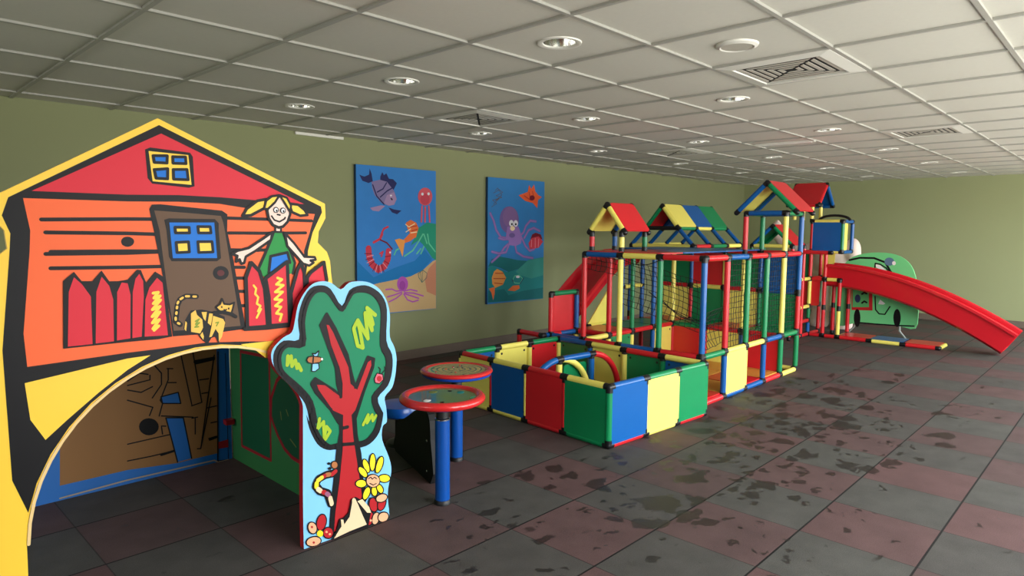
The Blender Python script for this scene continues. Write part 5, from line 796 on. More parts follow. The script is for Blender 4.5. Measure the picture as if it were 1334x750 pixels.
# ------------------------------------------------------------------ play tables
m_rim = mat('table_rim_red', (206, 38, 40), .25, coat=.3); m_rimb = mat('table_rim_blue', (30, 70, 170), .3); m_post = mat('post_blue_enamel', (4, 72, 152), .28, coat=.2)
m_steel = mat('collar_steel', (190, 190, 190), .25, metal=1); m_blackm = mat('black_metal', (16, 16, 17), .5)
def face_material(name, stops, dots):
    m = bpy.data.materials.new(name); m.use_nodes = True; n = m.node_tree; L = n.links.new; b = n.nodes['Principled BSDF']
    tc = n.nodes.new('ShaderNodeTexCoord'); ns = n.nodes.new('ShaderNodeTexNoise'); ns.inputs['Scale'].default_value = 7; ns.inputs['Detail'].default_value = 3; L(tc.outputs['Object'], ns.inputs['Vector'])
    rp = n.nodes.new('ShaderNodeValToRGB'); L(ns.outputs['Fac'], rp.inputs[0]); e = rp.color_ramp.elements
    while len(e) < len(stops): e.new(.5)
    for k, (p, c) in enumerate(stops): e[k].position = p; e[k].color = lin(c)
    out = rp.outputs[0]
    if dots:
        wv = n.nodes.new('ShaderNodeTexWave'); wv.wave_type = 'RINGS'; wv.rings_direction = 'Z'; wv.inputs['Scale'].default_value = 9; wv.inputs['Distortion'].default_value = 1.5; wv.inputs['Detail Scale'].default_value = 9
        L(tc.outputs['Object'], wv.inputs['Vector']); mr = n.nodes.new('ShaderNodeMapRange'); mr.inputs['From Min'].default_value = .72; mr.inputs['From Max'].default_value = .8; L(wv.outputs['Fac'], mr.inputs['Value'])
        mx = n.nodes.new('ShaderNodeMix'); mx.data_type = 'RGBA'; L(mr.outputs[0], mx.inputs[0]); L(out, mx.inputs[6]); mx.inputs[7].default_value = lin((96, 100, 96)); out = mx.outputs[2]
    L(out, b.inputs['Base Color']); b.inputs['Roughness'].default_value = .12; b.inputs['Coat Weight'].default_value = .4
    return m
def play_table(x, y, label, face, two_tone, rz):
    t = thing('play_table', (x, y, 0), label, 'play table', None, rz)
    zt = .59; R_ = .228
    m = MB(); m.lathe([(0, zt-.022), (R_-.035, zt-.022), (R_-.03, zt-.004), (0, zt-.004)], n=48); m.build('play_surface', face, t)
    m = MB(); prof = [(R_-.026+.026*math.cos(a), zt-.012+(.014 if two_tone else .022)*math.sin(a)) for a in [2*math.pi*k/16 for k in range(17)]]
    m.lathe(prof, n=56); m.build('rim', m_rim, t)
    if two_tone:
        m = MB(); m.lathe([(R_-.004, zt-.02), (R_-.012, zt-.036), (R_-.04, zt-.046), (0, zt-.046)], n=56); m.build('underside', m_rimb, t)
        for k in range(14):
            a = random.random()*6.28; r_ = random.uniform(.05, .17)
            m = MB(); m.cyl((r_*math.cos(a), r_*math.sin(a), zt-.004), (r_*math.cos(a), r_*math.sin(a), zt-.001), .006, 10); m.build('marble', m_blackm if k % 3 else m_rim, t)
    else:
        m = MB(); m.lathe([(R_-.012, zt-.028), (R_-.05, zt-.044), (0, zt-.044)], n=48); m.build('underside', m_blackm, t)
        for a, r_, mm, sx in ((2.6, .12, 'w', .03), (2.9, .17, 'w2', .018), (2.5, .10, 'db', .022), (3.3, .13, 'k', .016), (-.2, .11, 'k', .018), (4.6, .17, 'rock2', .03), (.7, .1, 'ly2', .035), (5.5, .12, 'teal', .03)):
            m = MB(); m.sphere((r_*math.cos(a), r_*math.sin(a), zt-.005), (sx, sx*.7, .004)); m.build('figure', mat('paint_'+mm, AM[mm], .38), t)
    m = MB(); m.cyl((0, 0, zt-.12), (0, 0, zt-.044), .034, 24); m.build('neck', m_blackm, t)
    m = MB(); m.cyl((0, 0, .02), (0, 0, zt-.125), .0395, 32); m.build('post', m_post, t)
    m = MB(); m.lathe([(.0395, zt-.132), (.0415, zt-.130), (.0415, zt-.124), (.034, zt-.122)], n=32); m.build('collar', m_steel, t)
    m = MB(); m.lathe([(0, 0), (.046, 0), (.046, .012), (.041, .022), (.0395, .024)], n=32); m.build('base_ring', m_blackm, t)
    return t
f1 = face_material('table_face_pond', [(.35, (44, 112, 108)), (.5, (74, 120, 70)), (.65, (96, 112, 56))], False)
f2 = face_material('table_face_maze', [(.3, (170, 150, 96)), (.6, (196, 170, 110)), (.75, (206, 150, 110))], True)
play_table(2.226, 2.640, 'nearer round play table with red rim and green pond-like top on a blue post', f1, False, .7)
play_table(2.722, 3.09, 'farther round play table with beige ringed maze top and blue underside', f2, True, .3)
t = thing('activity_board', (2.468, 3.20, 0), 'dark matt black play board with steel bolts behind the nearer play table', 'play board', rz=math.radians(-18))
P = [(-.33, 0), (-.335, .26), (-.30, .40), (-.15, .40), (.12, .27), (.26, .22), (.30, .12), (.30, 0)]
m = MB(); m.prism([(-.02, a, b) for a, b in smooth(P, 3) if b > -.01], (.04, 0, 0)); o = m.build('board', mat('board_matt_black', (15, 15, 16), .7), t)
for a, b in ((-.28, .24), (-.28, .06)):
    m = MB(); m.sphere((-.021, a, b), (.006, .008, .008)); m.build('bolt', m_steel, t)
t = thing('round_stool', (2.66, 3.60, 0), 'low blue round stool mostly hidden behind the tree-shaped board', 'stool')
m = MB(); m.lathe([(0, .20), (.12, .20), (.15, .215), (.155, .255), (.145, .278), (0, .284)], n=32); m.build('seat', m_post, t)
m = MB(); m.lathe([(0, 0), (.1, 0), (.09, .02), (.035, .04), (.035, .20)], n=24); m.build('pedestal', m_blackm, t)

# ------------------------------------------------------------------ construction-kit play frames
TR = .0252
class Kit:
    def __init__(s, root): s.root = root; s.n = {}
    def _node(s, p, d):
        k = tuple(round(c, 3) for c in p); s.n.setdefault(k, set()).add(tuple(round(c, 2) for c in d))
    def tube(s, kind, a, b, col, joint=True):
        a = Vector(a); b = Vector(b); d = (b-a).normalized()
        m = MB(); m.cyl(a+d*.022, b-d*.022, TR, 16); m.build(kind, Q[col], s.root)
        if joint: s._node(a, d); s._node(b, -d)
    def arc(s, kind, pts, col, joint=True):
        m = MB(); m.tube(pts, TR, 14); m.build(kind, Q[col], s.root)
    def panel(s, kind, a, b, c, col, off=0.0, th=.012, grow=.004, holes=False):
        """rounded plate spanned by corner a, along b-a and c-a"""
        a = Vector(a); u = Vector(b)-a; v = Vector(c)-a; lu, lv = u.length, v.length; u.normalize(); v.normalize(); n = u.cross(v)
        r = .035; x0, x1, y0, y1 = -grow, lu+grow, -grow, lv+grow; P = []
        for cx, cy, st in ((x1-r, y1-r, 0), (x0+r, y1-r, 90), (x0+r, y0+r, 180), (x1-r, y0+r, 270)):
            for k in range(5):
                t = math.radians(st+90*k/4); P.append((cx+r*math.cos(t), cy+r*math.sin(t)))
        m = MB(); m.prism([a+u*x+v*y+n*(off-th/2) for x, y in P], n*th)
        o = m.build(kind, Q[col], s.root)
        if holes:
            h = MB()
            for x, y in ((.06, lv-.06), (lu-.06, lv-.06), (.06, .06), (lu-.06, .06)):
                p = a+u*x+v*y+n*off; h.cyl(p-n*(th/2+.001), p+n*(th/2+.001), .011, 12)
            h.build('screw_holes', Q['black'], o)
        return o
    def joints(s):
        for k, ds in s.n.items():
            m = MB(); p = Vector(k); m.sphere(p, .0275, n=12, m=8)
            for d in ds: m.cyl(p, p+Vector(d)*.036, .0264, 14)
            m.build('connector', Q['black'], s.root, fix=False)
# --- ball pit
pit = thing('ball_pit', (3.585, 2.53, 0), 'low square play pit walled with red, yellow, blue and green plastic panels', 'play pit', rz=math.radians(-3.5))
k = Kit(pit); S = .397; LO, HI = .024, .42
def N(i, j, z): return (i*S, j*S, z)
order_left = [('green', 'yellow', 'green'), ('red', 'red', 'red'), ('blue', 'yellow', 'yellow'), ('yellow', 'red', 'yellow')]
for j, (p, top, bot) in enumerate(order_left):
    k.panel('wall_panel', N(0, j+1, LO), N(0, j, LO), N(0, j+1, HI), p, .016, grow=.0)
    k.tube('top_rail', N(0, j, HI), N(0, j+1, HI), top); k.tube('bottom_rail', N(0, j, LO), N(0, j+1, LO), bot)
for i, (p, top, bot) in enumerate([('blue', 'blue', 'red'), ('yellow', 'green', 'yellow'), ('green', 'green', 'red')]):
    k.panel('wall_panel', N(i, 0, LO), N(i+1, 0, LO), N(i, 0, HI), p, .018, grow=.006)
    k.tube('top_rail', N(i, 0, HI), N(i+1, 0, HI), top); k.tube('bottom_rail', N(i, 0, LO), N(i+1, 0, LO), bot)
for i, (p, top) in enumerate([('blue', 'green'), ('yellow', 'yellow'), ('red', 'green')]):
    k.panel('wall_panel', N(i, 4, LO), N(i+1, 4, LO), N(i, 4, HI), p, -.010, grow=-.02, holes=True)
    k.tube('top_rail', N(i, 4, HI), N(i+1, 4, HI), top); k.tube('bottom_rail', N(i, 4, LO), N(i+1, 4, LO), 'yellow')
for j, (p, top) in enumerate([('blue', 'yellow'), ('green', 'red'), ('yellow', 'yellow'), ('green', 'blue')]):
    k.panel('wall_panel', N(3, j+1, LO), N(3, j, LO), N(3, j+1, HI), p, -.010, grow=-.02, holes=True)
    k.tube('top_rail', N(3, j, HI), N(3, j+1, HI), top); k.tube('bottom_rail', N(3, j, LO), N(3, j+1, LO), 'red')
for i, j, c in [(0, 0, 'green'), (1, 0, 'blue'), (2, 0, 'yellow'), (3, 0, 'green'), (0, 1, 'red'), (0, 2, 'yellow'), (0, 3, 'red'), (0, 4, 'yellow'), (1, 4, 'yellow'), (2, 4, 'yellow'), (3, 4, 'yellow'), (3, 3, 'blue'), (3, 2, 'yellow'), (3, 1, 'green')]:
    k.tube('post', N(i, j, LO), N(i, j, HI), c)
# arched climbing hoops standing in the pit
R35 = .36
for yy, cl, cr in ((.80, 'blue', 'yellow'), (.80+.40*.0+.0, None, None),):
    pass
def hoop(x, y, cl, cr, post):
    pz = .44
    for sgn, c in ((-1, cl), (1, cr)):
        if c: k.arc('hoop_arc', [(x+sgn*R35*math.sin(a), y, pz-R35*(1-math.cos(a))) for a in [math.pi/2*q/10 for q in range(11)]], c); k.tube('post', (x+sgn*R35, y, LO), (x+sgn*R35, y, pz-R35), c, False)
    k.tube('post', (x, y, LO), (x, y, pz), post); k._node((x, y, pz), (1, 0, 0)); k._node((x, y, pz), (-1, 0, 0))
hoop(.36, .80, 'blue', 'yellow', 'yellow'); hoop(.74, .79, None, 'red', 'blue')
k.tube('top_rail', (.36, .80, .44), (.74, .79, .44), 'blue')
k.panel('hoop_panel', (.42, .83, LO), (.74, .83, LO), (.42, .83, .40), 'green', 0, grow=-.02)
k.joints()
# --- netted climbing frame
frame = thing('climbing_frame', (4.98, 2.60, 0), 'tall netted climbing frame of coloured plastic tubes with toy roofs and red slide', 'climbing frame')
k = Kit(frame); G = .41; LV = [.024, .42, .83, 1.24, 1.65]
def N(i, j, l): return (i*G, j*G, LV[l] if isinstance(l, int) else l)
posts = [((0, 0), [(0, 1, 'blue'), (1, 3, 'blue')]), ((0, 1), [(0, 1, 'green'), (1, 3, 'green')]), ((0, 2), [(0, 1, 'yellow'), (1, 3, 'yellow')]), ((0, 3), [(0, 1, 'red'), (1, 3, 'red')]),
         ((1, 0), [(0, 1, 'blue'), (1, 3, 'red')]), ((2, 0), [(0, 1, 'yellow'), (1, 3, 'green')]), ((3, 0), [(0, 1, 'blue'), (1, 3, 'green')]), ((4, 0), [(0, 1, 'green'), (1, 3, 'yellow'), (3, 4, 'yellow')]),
         ((5, 0), [(0, 1, 'green'), (1, 2, 'red'), (2, 4, 'blue')]), ((1, 3), [(0, 1, 'yellow'), (1, 3, 'red')]), ((2, 3), [(0, 1, 'yellow'), (1, 3, 'green')]), ((3, 3), [(0, 1, 'blue'), (1, 3, 'blue')]), ((4, 3), [(0, 1, 'red'), (1, 3, 'yellow')]),
         ((5, 3), [(0, 1, 'red'), (1, 2, 'red'), (2, 3, 'blue')]), ((5, 1), [(0, 1, 'green'), (1, 2, 'green'), (2, 3, 'blue'), (3, 4, 'green')]), ((5, 2), [(0, 1, 'blue'), (1, 2, 'green'), (2, 3, 'yellow')]), ((4, 1), [(0, 1, 'blue'), (1, 3, 'yellow'), (3, 4, 'red')]),
         ((5, 4), [(0, 1, 'red'), (1, 3, 'green')]), ((4, 4), [(0, 1, 'red'), (1, 3, 'blue')]), ((0, 4), [(0, 1, 'yellow'), (1, 2, 'red')]), ((1, 4), [(0, 1, 'yellow'), (1, 2, 'blue')]), ((2, 4), [(0, 1, 'red')]), ((3, 4), [(0, 1, 'red'), (1, 3, 'blue')]),
         ((4, 2), [(0, 1, 'red')]), ((8, 3), [(0, 1, 'red'), (1, 3, 'yellow')]), ((8, 5.08), [(0, 1, 'red'), (1, 3, 'blue')]), ((5, 5.08), [(0, 1, 'red'), (1, 3, 'blue')])]
for (i, j), segs in posts:
    for a, b, c in segs: k.tube('post', N(i, j, a), N(i, j, b), c)
rails = [((0, 0, 3), (1, 0, 3), 'red'), ((1, 0, 3), (2, 0, 3), 'blue'), ((2, 0, 3), (3, 0, 3), 'red'), ((3, 0, 3), (4, 0, 3), 'red'), ((4, 0, 3), (5, 0, 3), 'red'),
         ((0, 0, 3), (0, 1, 3), 'red'), ((0, 1, 3), (0, 2, 3), 'yellow'), ((0, 2, 3), (0, 3, 3), 'blue'),
         ((5, 0, 3), (5, 1, 3), 'red'), ((5, 1, 3), (5, 2, 3), 'red'), ((5, 2, 3), (5, 3, 3), 'blue'), ((5, 3, 3), (5, 4, 3), 'red'),
         ((0, 3, 3), (1, 3, 3), 'red'), ((1, 3, 3), (2, 3, 3), 'yellow'), ((2, 3, 3), (3, 3, 3), 'yellow'), ((3, 3, 3), (4, 3, 3), 'blue'), ((4, 3, 3), (5, 3, 3), 'red'), ((3, 4, 3), (4, 4, 3), 'blue'), ((4, 4, 3), (5, 4, 3), 'red'),
         ((0, 0, 1), (1, 0, 1), 'green'), ((1, 0, 1), (2, 0, 1), 'yellow'), ((2, 0, 1), (3, 0, 1), 'yellow'), ((3, 0, 1), (4, 0, 1), 'blue'), ((4, 0, 1), (5, 0, 1), 'green'),
         ((0, 0, 1), (0, 1, 1), 'red'), ((0, 1, 1), (0, 2, 1), 'blue'), ((0, 2, 1), (0, 3, 1), 'red'), ((0, 3, 1), (1, 3, 1), 'yellow'), ((0, 3, 1), (0, 4, 1), 'blue'), ((0, 4, 1), (1, 4, 1), 'red'),
         ((1, 3, 1), (2, 3, 1), 'red'), ((2, 3, 1), (3, 3, 1), 'red'), ((3, 3, 1), (4, 3, 1), 'red'), ((1, 4, 1), (2, 4, 1), 'red'), ((2, 4, 1), (3, 4, 1), 'red'), ((3, 4, 1), (4, 4, 1), 'red'), ((4, 3, 1), (4, 4, 1), 'red'), ((1, 3, 1), (1, 4, 1), 'red'),
         ((4, 2, 1), (4, 3, 1), 'green'), ((4, 1, 1), (4, 2, 1), 'red'), ((4, 0, 1), (4, 1, 1), 'red'), ((5, 0, 1), (5, 1, 1), 'green'), ((5, 1, 1), (5, 2, 1), 'red'), ((5, 2, 1), (5, 3, 1), 'red'), ((5, 3, 1), (5, 4, 1), 'green'),
         ((5, 0, 2), (5, 1, 2), 'blue'), ((5, 1, 2), (5, 2, 2), 'red'), ((5, 2, 2), (5, 3, 2), 'yellow'), ((5, 3, 2), (5, 4, 2), 'red'), ((0, 4, 2), (1, 4, 2), 'green'), ((3, 4, 2), (4, 4, 2), 'yellow'),
         ((0, 0, 0), (1, 0, 0), 'red'), ((1, 0, 0), (2, 0, 0), 'blue'), ((2, 0, 0), (3, 0, 0), 'blue'), ((3, 0, 0), (4, 0, 0), 'red'), ((4, 0, 0), (5, 0, 0), 'yellow'), ((4, 1, 0), (5, 1, 0), 'yellow'), ((5, 0, 0), (5, 1, 0), 'yellow'),
         ((4, 0, 4), (4, 1, 4), 'blue'), ((5, 0, 4), (5, 1, 4), 'blue'), ((4, 1, 4), (5, 1, 4), 'green'), ((4, 0, 4), (5, 0, 4), 'green'),
         ((0, 0, 0), (0, 1, 0), 'red'), ((0, 1, 0), (0, 2, 0), 'red'), ((0, 2, 0), (0, 3, 0), 'red'), ((4, 0, 0), (4, 1, 0), 'red'), ((4, 1, 0), (4, 2, 0), 'red'), ((4, 2, 0), (4, 3, 0), 'red'),
         ((5, 5.08, 3), (8, 5.08, 3), 'yellow'), ((8, 3, 3), (8, 5.08, 3), 'red')]
for a, b, c in rails: k.tube('rail', N(*a), N(*b), c)
# end wall, lower bays and floors
for j, (lo_, hi_) in enumerate([('green', 'blue'), ('yellow', 'green'), ('green', 'red'), ('yellow', 'green')]):
    for l, c in ((1, lo_), (2, hi_)): k.panel('side_panel', N(5, j+1, l), N(5, j, l), N(5, j+1, l+1), c, .0, grow=-.006)
k.panel('side_panel', N(1, 0, 0), N(2, 0, 0), N(1, 0, 1), 'yellow', .014, grow=.012)
for j, c in ((0, 'red'), (1, 'yellow'), (2, 'red')): k.panel('side_panel', N(4, j+1, 0), N(4, j, 0), N(4, j+1, 1), c, 0, grow=-.01)
k.panel('side_panel', N(1, 3, 0), N(2, 3, 0), N(1, 3, 1), 'green', 0, grow=-.02, holes=True); k.panel('side_panel', N(3, 3, 0), N(4, 3, 0), N(3, 3, 1), 'yellow', 0, grow=-.02, holes=True)
k.panel('side_panel', N(0, 4, 1), N(1, 4, 1), N(0, 4, 2), 'red', -.03, grow=-.01)
for i in range(4):
    for j in range(3): k.panel('floor_panel', N(i, j, .05), N(i+1, j, .05), N(i, j+1, .05), 'red' if j == 0 and i in (0, 2) else 'orange', 0, grow=-.01)
for j, c in enumerate(('green', 'red', 'green', 'red')): k.panel('floor_panel', N(4, j, 1), N(5, j, 1), N(4, j+1, 1), c, .02, grow=-.012)
for i in range(1, 4): k.panel('floor_panel', N(i, 3, 1), N(i+1, 3, 1), N(i, 4, 1), ('red', 'green', 'green')[i-1], .02, grow=-.012)
# top deck
for i in range(5):
    for j in (1, 2):
        c = 'red' if (i < 2 and j == 2) or (i == 0) else 'blue'
        k.panel('deck_panel', N(i, j, 3), N(i+1, j, 3), N(i, j+1, 3), c, .026, grow=-.004)
for i in range(5, 8): k.panel('deck_panel', N(i, 3.0, 3), N(i+1, 3.0, 3), N(i, 4, 3), ('red', 'red', 'green')[i-5], .026, grow=-.004)
for i in range(3, 5): k.panel('deck_panel', N(i, 3.0, 3), N(i+1, 3.0, 3), N(i, 4, 3), 'blue', .026, grow=-.004)
# toy roofs: ridge along x, mid y, eave height, ridge height, half width
def roof(x0, nx, ym, ze, zr, hw, ml, mr, rl, rr, step=G, base=None, legcol='blue', panels=True):
    for i in range(nx+1):
        x = x0+i*step
        cl, cr = (rl, rr) if i == 0 else ('black', 'black')
        k.tube('rafter', (x, ym, zr), (x, ym+hw, ze), rl if i == 0 else 'blue'); k.tube('rafter', (x, ym, zr), (x, ym-hw, ze), rr if i == 0 else 'blue')
        if base:
            zb, hb = base
            for sg in (-1, 1): k.tube('rafter', (x, ym+sg*hw, ze), (x, ym+sg*hb, zb), legcol)
    for i in range(nx):
        xa, xb = x0+i*step, x0+(i+1)*step
        k.panel('roof_panel', (xa, ym+hw, ze), (xb, ym+hw, ze), (xa, ym, zr), ml[i], .022 if False else -.022, grow=.0)
        k.panel('roof_panel', (xa, ym-hw, ze), (xb, ym-hw, ze), (xa, ym, zr), mr[i], .022, grow=.0)
# small yellow and red roof on short posts
zb = 1.275
for (x, y), c in (((.07, 3*G-.03), 'red'), ((.44, 3*G-.03), 'blue'), ((.05, 2*G+.03), 'yellow'), ((.43, 2*G+.03), 'green')): k.tube('post', (x, y, zb), (x, y, 1.44), c)
roof(.06, 1, 2.5*G, 1.445, 1.70, .2, ['yellow'], ['red'], 'yellow', 'yellow', step=.39)
# large open A-frame roof
roof(5*G, 3, 4.247-2.60, 1.495, 1.765, .222, ['red', 'blue', 'green'], ['yellow', 'blue', 'green'], 'green', 'yellow', base=(1.28, .432))
k.tube('rail', (5*G, 4.247-2.6-.222, 1.495), (5*G, 4.247-2.6+.222, 1.495), 'black')
for i, c in ((0, 'green'), (1, 'yellow'), (2, 'green')): k.tube('rail', ((5+i)*G, 4.247-2.6-.222, 1.495), ((6+i)*G, 4.247-2.6-.222, 1.495), c)
for i, c in ((0, 'red'), (1, 'green'), (2, 'yellow')): k.tube('rail', ((5+i)*G, 4.247-2.6-.432, 1.28), ((6+i)*G, 4.247-2.6-.432, 1.28), c); k.tube('rail', ((5+i)*G, 4.247-2.6+.432, 1.28), ((6+i)*G, 4.247-2.6+.432, 1.28), 'yellow')
k.tube('rail', (5*G, 4.247-2.6-.432, 1.28), (5*G, 4.247-2.6+.432, 1.28), 'yellow')
# tower roof
roof(4*G, 1, .205, 1.655, 1.955, .31, ['yellow'], ['red'], 'blue', 'green')
k.joints()
# nets: sagging black mesh on the right face and the left face
def net(name, a, b, c, nu, nv, sag, n_, seed):
    a = Vector(a); u = Vector(b)-a; v = Vector(c)-a; rnd = random.Random(seed); n_ = Vector(n_)
    g = [[a+u*(i/nu)+v*(j/nv)+n_*(sag*math.sin(math.pi*(i/nu))*math.sin(math.pi*j/nv)+rnd.uniform(-.004, .004)) + v.normalized()*rnd.uniform(-.004, .004) + u.normalized()*rnd.uniform(-.004, .004) for j in range(nv+1)] for i in range(nu+1)]
    m = MB()
    for i in range(nu+1): m.tube([g[i][j] for j in range(nv+1)], .0026, 5)
    for j in range(nv+1): m.tube([g[i][j] for i in range(nu+1)], .0026, 5)
    return m.build(name, mat('net_cord_black', (10, 12, 11), .8), frame, fix=False)
net('net', (1*G+.02, .03, .44), (5*G-.02, .03, .44), (1*G+.02, .03, 1.22), 30, 16, .02, (0, 1, 0), 1)
net('net', (.035, 2*G, .80), (.035, .03, .62), (.035, 2*G, 1.22), 15, 9, .10, (1, 0, 0), 2)
net('net', (.035, 3*G, 1.10), (.035, 2*G, 1.05), (.035, 3*G, 1.24), 8, 3, .03, (1, 0, 0), 3)
net('net', (.06, .02, .46), (1*G, .02, .50), (.10, .02, .78), 8, 6, .08, (0, 1, 0), 4)
m = MB()
for p0, p1, sg in (((.02, 1.3*G, .93), (.3, .0, .62), .05), ((.02, .95*G, .86), (.1, .05, .72), .06), ((.03, 2*G, 1.2), (.03, 1*G, 1.22), .05)):
    p0 = Vector(p0); p1 = Vector(p1); m.tube([p0.lerp(p1, q/10)-Vector((0, 0, sg*math.sin(math.pi*q/10))) for q in range(11)], .004, 6)
m.build('net_rope', mat('net_cord_black', (10, 12, 11), .8), frame)
# red chute at the back of the frame, running down towards the playhouse
def chute(path, half, wall, across, th=.012):
    """open trough along path (list of points), across = unit vector sideways"""
    ac = Vector(across); m = MB(); P = [Vector(p) for p in path]; prof = [(-half-.02, wall), (-half, wall+.012), (-half+.012, wall), (-half+.03, .03), (-half+.07, 0), (half-.07, 0), (half-.03, .03), (half-.012, wall), (half, wall+.012), (half+.02, wall)]
    N_ = len(prof); V = []
    for i, p in enumerate(P):
        d = (P[min(i+1, len(P)-1)]-P[max(i-1, 0)]).normalized(); up = ac.cross(d); up = up if up.z > 0 else -up
        for s_, h_ in prof: V.append(p+ac*s_+up*h_)
        for s_, h_ in prof[::-1]: V.append(p+ac*s_+up*(h_-th))
    W = 2*N_
    m.add(V, [(i*W+q, i*W+(q+1) % W, (i+1)*W+(q+1) % W, (i+1)*W+q) for i in range(len(P)-1) for q in range(W)]+[tuple(range(W))[::-1], tuple(range((len(P)-1)*W, len(P)*W))], 0, True)
    return m
m_sl = mat('slide_red', (206, 26, 40), .25, noise=.04, nscale=4, coat=.2)
path = [(x-4.98, 4.49-2.60, z) for x, z in ((5.56, .57), (5.6, .59), (5.7, .66), (5.9, .805), (6.05, .91), (6.2, 1.0), (6.35, 1.06), (6.5, 1.095), (6.66, 1.10))]
chute(path, .21, .13, (0, 1, 0), th=.035).build('slide_chute', m_sl, frame)
m = MB(); m.prism([(5.60-4.98, 4.25-2.6, .46), (5.95-4.98, 4.25-2.6, .46), (5.95-4.98, 4.25-2.6, .80)], (0, .012, 0)); m.build('gusset_panel', Q['yellow'], frame)
k2 = Kit(frame); k2.tube('rail', (5.60-4.98, 4.25-2.6, .44), (5.99-4.98, 4.25-2.6, .44), 'yellow'); k2.tube('rail', (4.93-4.98, 4.62-2.6, .42), (4.88-4.98, 4.26-2.6, .42), 'red'); k2.tube('post', (4.93-4.98, 4.62-2.6, LO), (4.93-4.98, 4.62-2.6, .42), 'red'); k2.tube('post', (4.88-4.98, 4.26-2.6, LO), (4.88-4.98, 4.26-2.6, .42), 'yellow'); k2.tube('rail', (4.88-4.98, 4.26-2.6, .42), (5.37-4.98, 4.22-2.6, .42), 'blue')
k2.joints()

# ------------------------------------------------------------------ far slide tower
tower = thing('slide_tower', (9.6, 3.44, 0), 'far plastic-tube tower with blue box, red toy roof and big red curved slide', 'slide tower')
k = Kit(tower)
def T(x, y, z): return (x-9.6, y-3.44, z)
L_ = [.024, .42, .81, 1.19, 1.61]
for y, segs in ((3.40, [(.024, .22, 'blue'), (.22, .42, 'green'), (.42, .81, 'yellow'), (.81, 1.19, 'red'), (1.19, 1.61, 'red')]), (3.20, [(.024, .42, 'red'), (.42, .81, 'red'), (.81, 1.19, 'red')]), (3.0, [(.42, .81, 'red'), (.024, .42, 'yellow'), (1.19, 1.61, 'green')])):
    for a, b, c in segs: k.tube('post', T(9.6, y, a), T(9.6, y, b), c)
for y, c in ((3.40, 'red'), (3.20, 'red'), (3.0, 'red')):
    k.tube('post', T(10, y, .024), T(10, y, .42), c); k.tube('post', T(10, y, .42), T(10, y, .81), 'green' if y > 3.35 else 'red')
    if y != 3.20:
        k.tube('post', T(10, y, .81), T(10, y, 1.19), 'red') if y > 3.3 else None; k.tube('post', T(10, y, 1.19), T(10, y, 1.61), 'red' if y > 3.3 else 'blue')
for a, b, c in (((9.6, 3.40, .81), (9.6, 3.20, .81), 'red'), ((9.6, 3.20, .81), (9.6, 3.0, .81), 'yellow'), ((9.6, 3.40, 1.19), (9.6, 3.0, 1.19), 'yellow'), ((9.6, 3.40, 1.61), (9.6, 3.0, 1.61), 'yellow'), ((9.6, 3.0, 1.61), (10, 3.0, 1.61), 'blue'), ((9.6, 3.0, 1.19), (10, 3.0, 1.19), 'blue'),
                ((9.6, 3.40, 1.61), (10, 3.40, 1.61), 'red'), ((10, 3.40, 1.61), (10, 3.0, 1.61), 'blue'), ((9.6, 3.40, .81), (10, 3.40, .81), 'red'), ((9.6, 3.0, .81), (10, 3.0, .81), 'red'), ((10, 3.40, .81), (10, 3.0, .81), 'red'),
                ((9.6, 3.40, .024), (9.6, 3.20, .024), 'red'), ((9.6, 3.20, .024), (9.6, 3.0, .024), 'red'), ((9.6, 3.0, .024), (9.6, 2.6, .024), 'red'), ((9.6, 2.6, .024), (9.6, 2.2, .024), 'yellow'), ((9.6, 2.2, .024), (9.6, 1.8, .024), 'red'), ((10, 3.0, .024), (10, 2.6, .024), 'red'), ((10, 2.6, .024), (10, 2.2, .024), 'blue'), ((10, 2.2, .024), (10, 1.8, .024), 'green'), ((9.6, 3.0, .024), (10, 3.0, .024), 'yellow'), ((9.6, 2.6, .024), (10, 2.6, .024), 'green'), ((9.6, 1.8, .024), (10, 1.8, .024), 'yellow'), ((9.6, 3.40, .024), (10, 3.40, .024), 'red'),
                ((9.2, 3.40, .42), (9.6, 3.40, .42), 'yellow'), ((9.2, 3.40, .81), (9.6, 3.40, .81), 'yellow'), ((9.2, 3.40, .22), (9.6, 3.40, .22), 'red'), ((9.2, 3.40, .024), (9.6, 3.40, .024), 'red'), ((9.2, 3.40, 1.19), (9.6, 3.40, 1.19), 'red'), ((9.2, 3.40, 1.19), (9.2, 3.0, 1.19), 'red')): k.tube('rail', T(*a), T(*b), c)
for z0, z1, c in ((.024, .42, 'red'), (.42, .81, 'red'), (.81, 1.19, 'green')): k.tube('post', T(9.2, 3.40, z0), T(9.2, 3.40, z1), c)
k.panel('side_panel', T(9.63, 3.62, .42), T(9.63, 3.26, .42), T(9.63, 3.62, .81), 'red', 0, grow=-.01); k.panel('side_panel', T(9.63, 3.80, .81), T(9.63, 3.40, .81), T(9.63, 3.80, 1.19), 'green', 0, grow=-.01); k.tube('post', T(9.63, 3.80, .024), T(9.63, 3.80, 1.19), 'red', False)
k.panel('side_panel', T(9.6, 3.40, 1.19), T(9.6, 3.0, 1.19), T(9.6, 3.40, 1.61), 'blue', .014, grow=-.012)
k.panel('side_panel', T(9.6, 3.0, 1.19), T(9.84, 3.0, 1.19), T(9.6, 3.0, 1.61), 'yellow', -.01, grow=-.02)
k.panel('side_panel', T(10, 3.40, .81), T(10, 3.20, .81), T(10, 3.40, 1.19), 'yellow', 0, grow=-.01)
k.panel('floor_panel', T(9.6, 3.40, .81), T(10, 3.40, .81), T(9.6, 3.0, .81), 'red', 0, grow=-.01)
for y, c in ((3.0, 'red'), (2.6, 'blue'), (2.2, 'red')): k.panel('floor_panel', T(9.6, y, .045), T(10, y, .045), T(9.6, y-.4, .045), c, 0, grow=-.01)
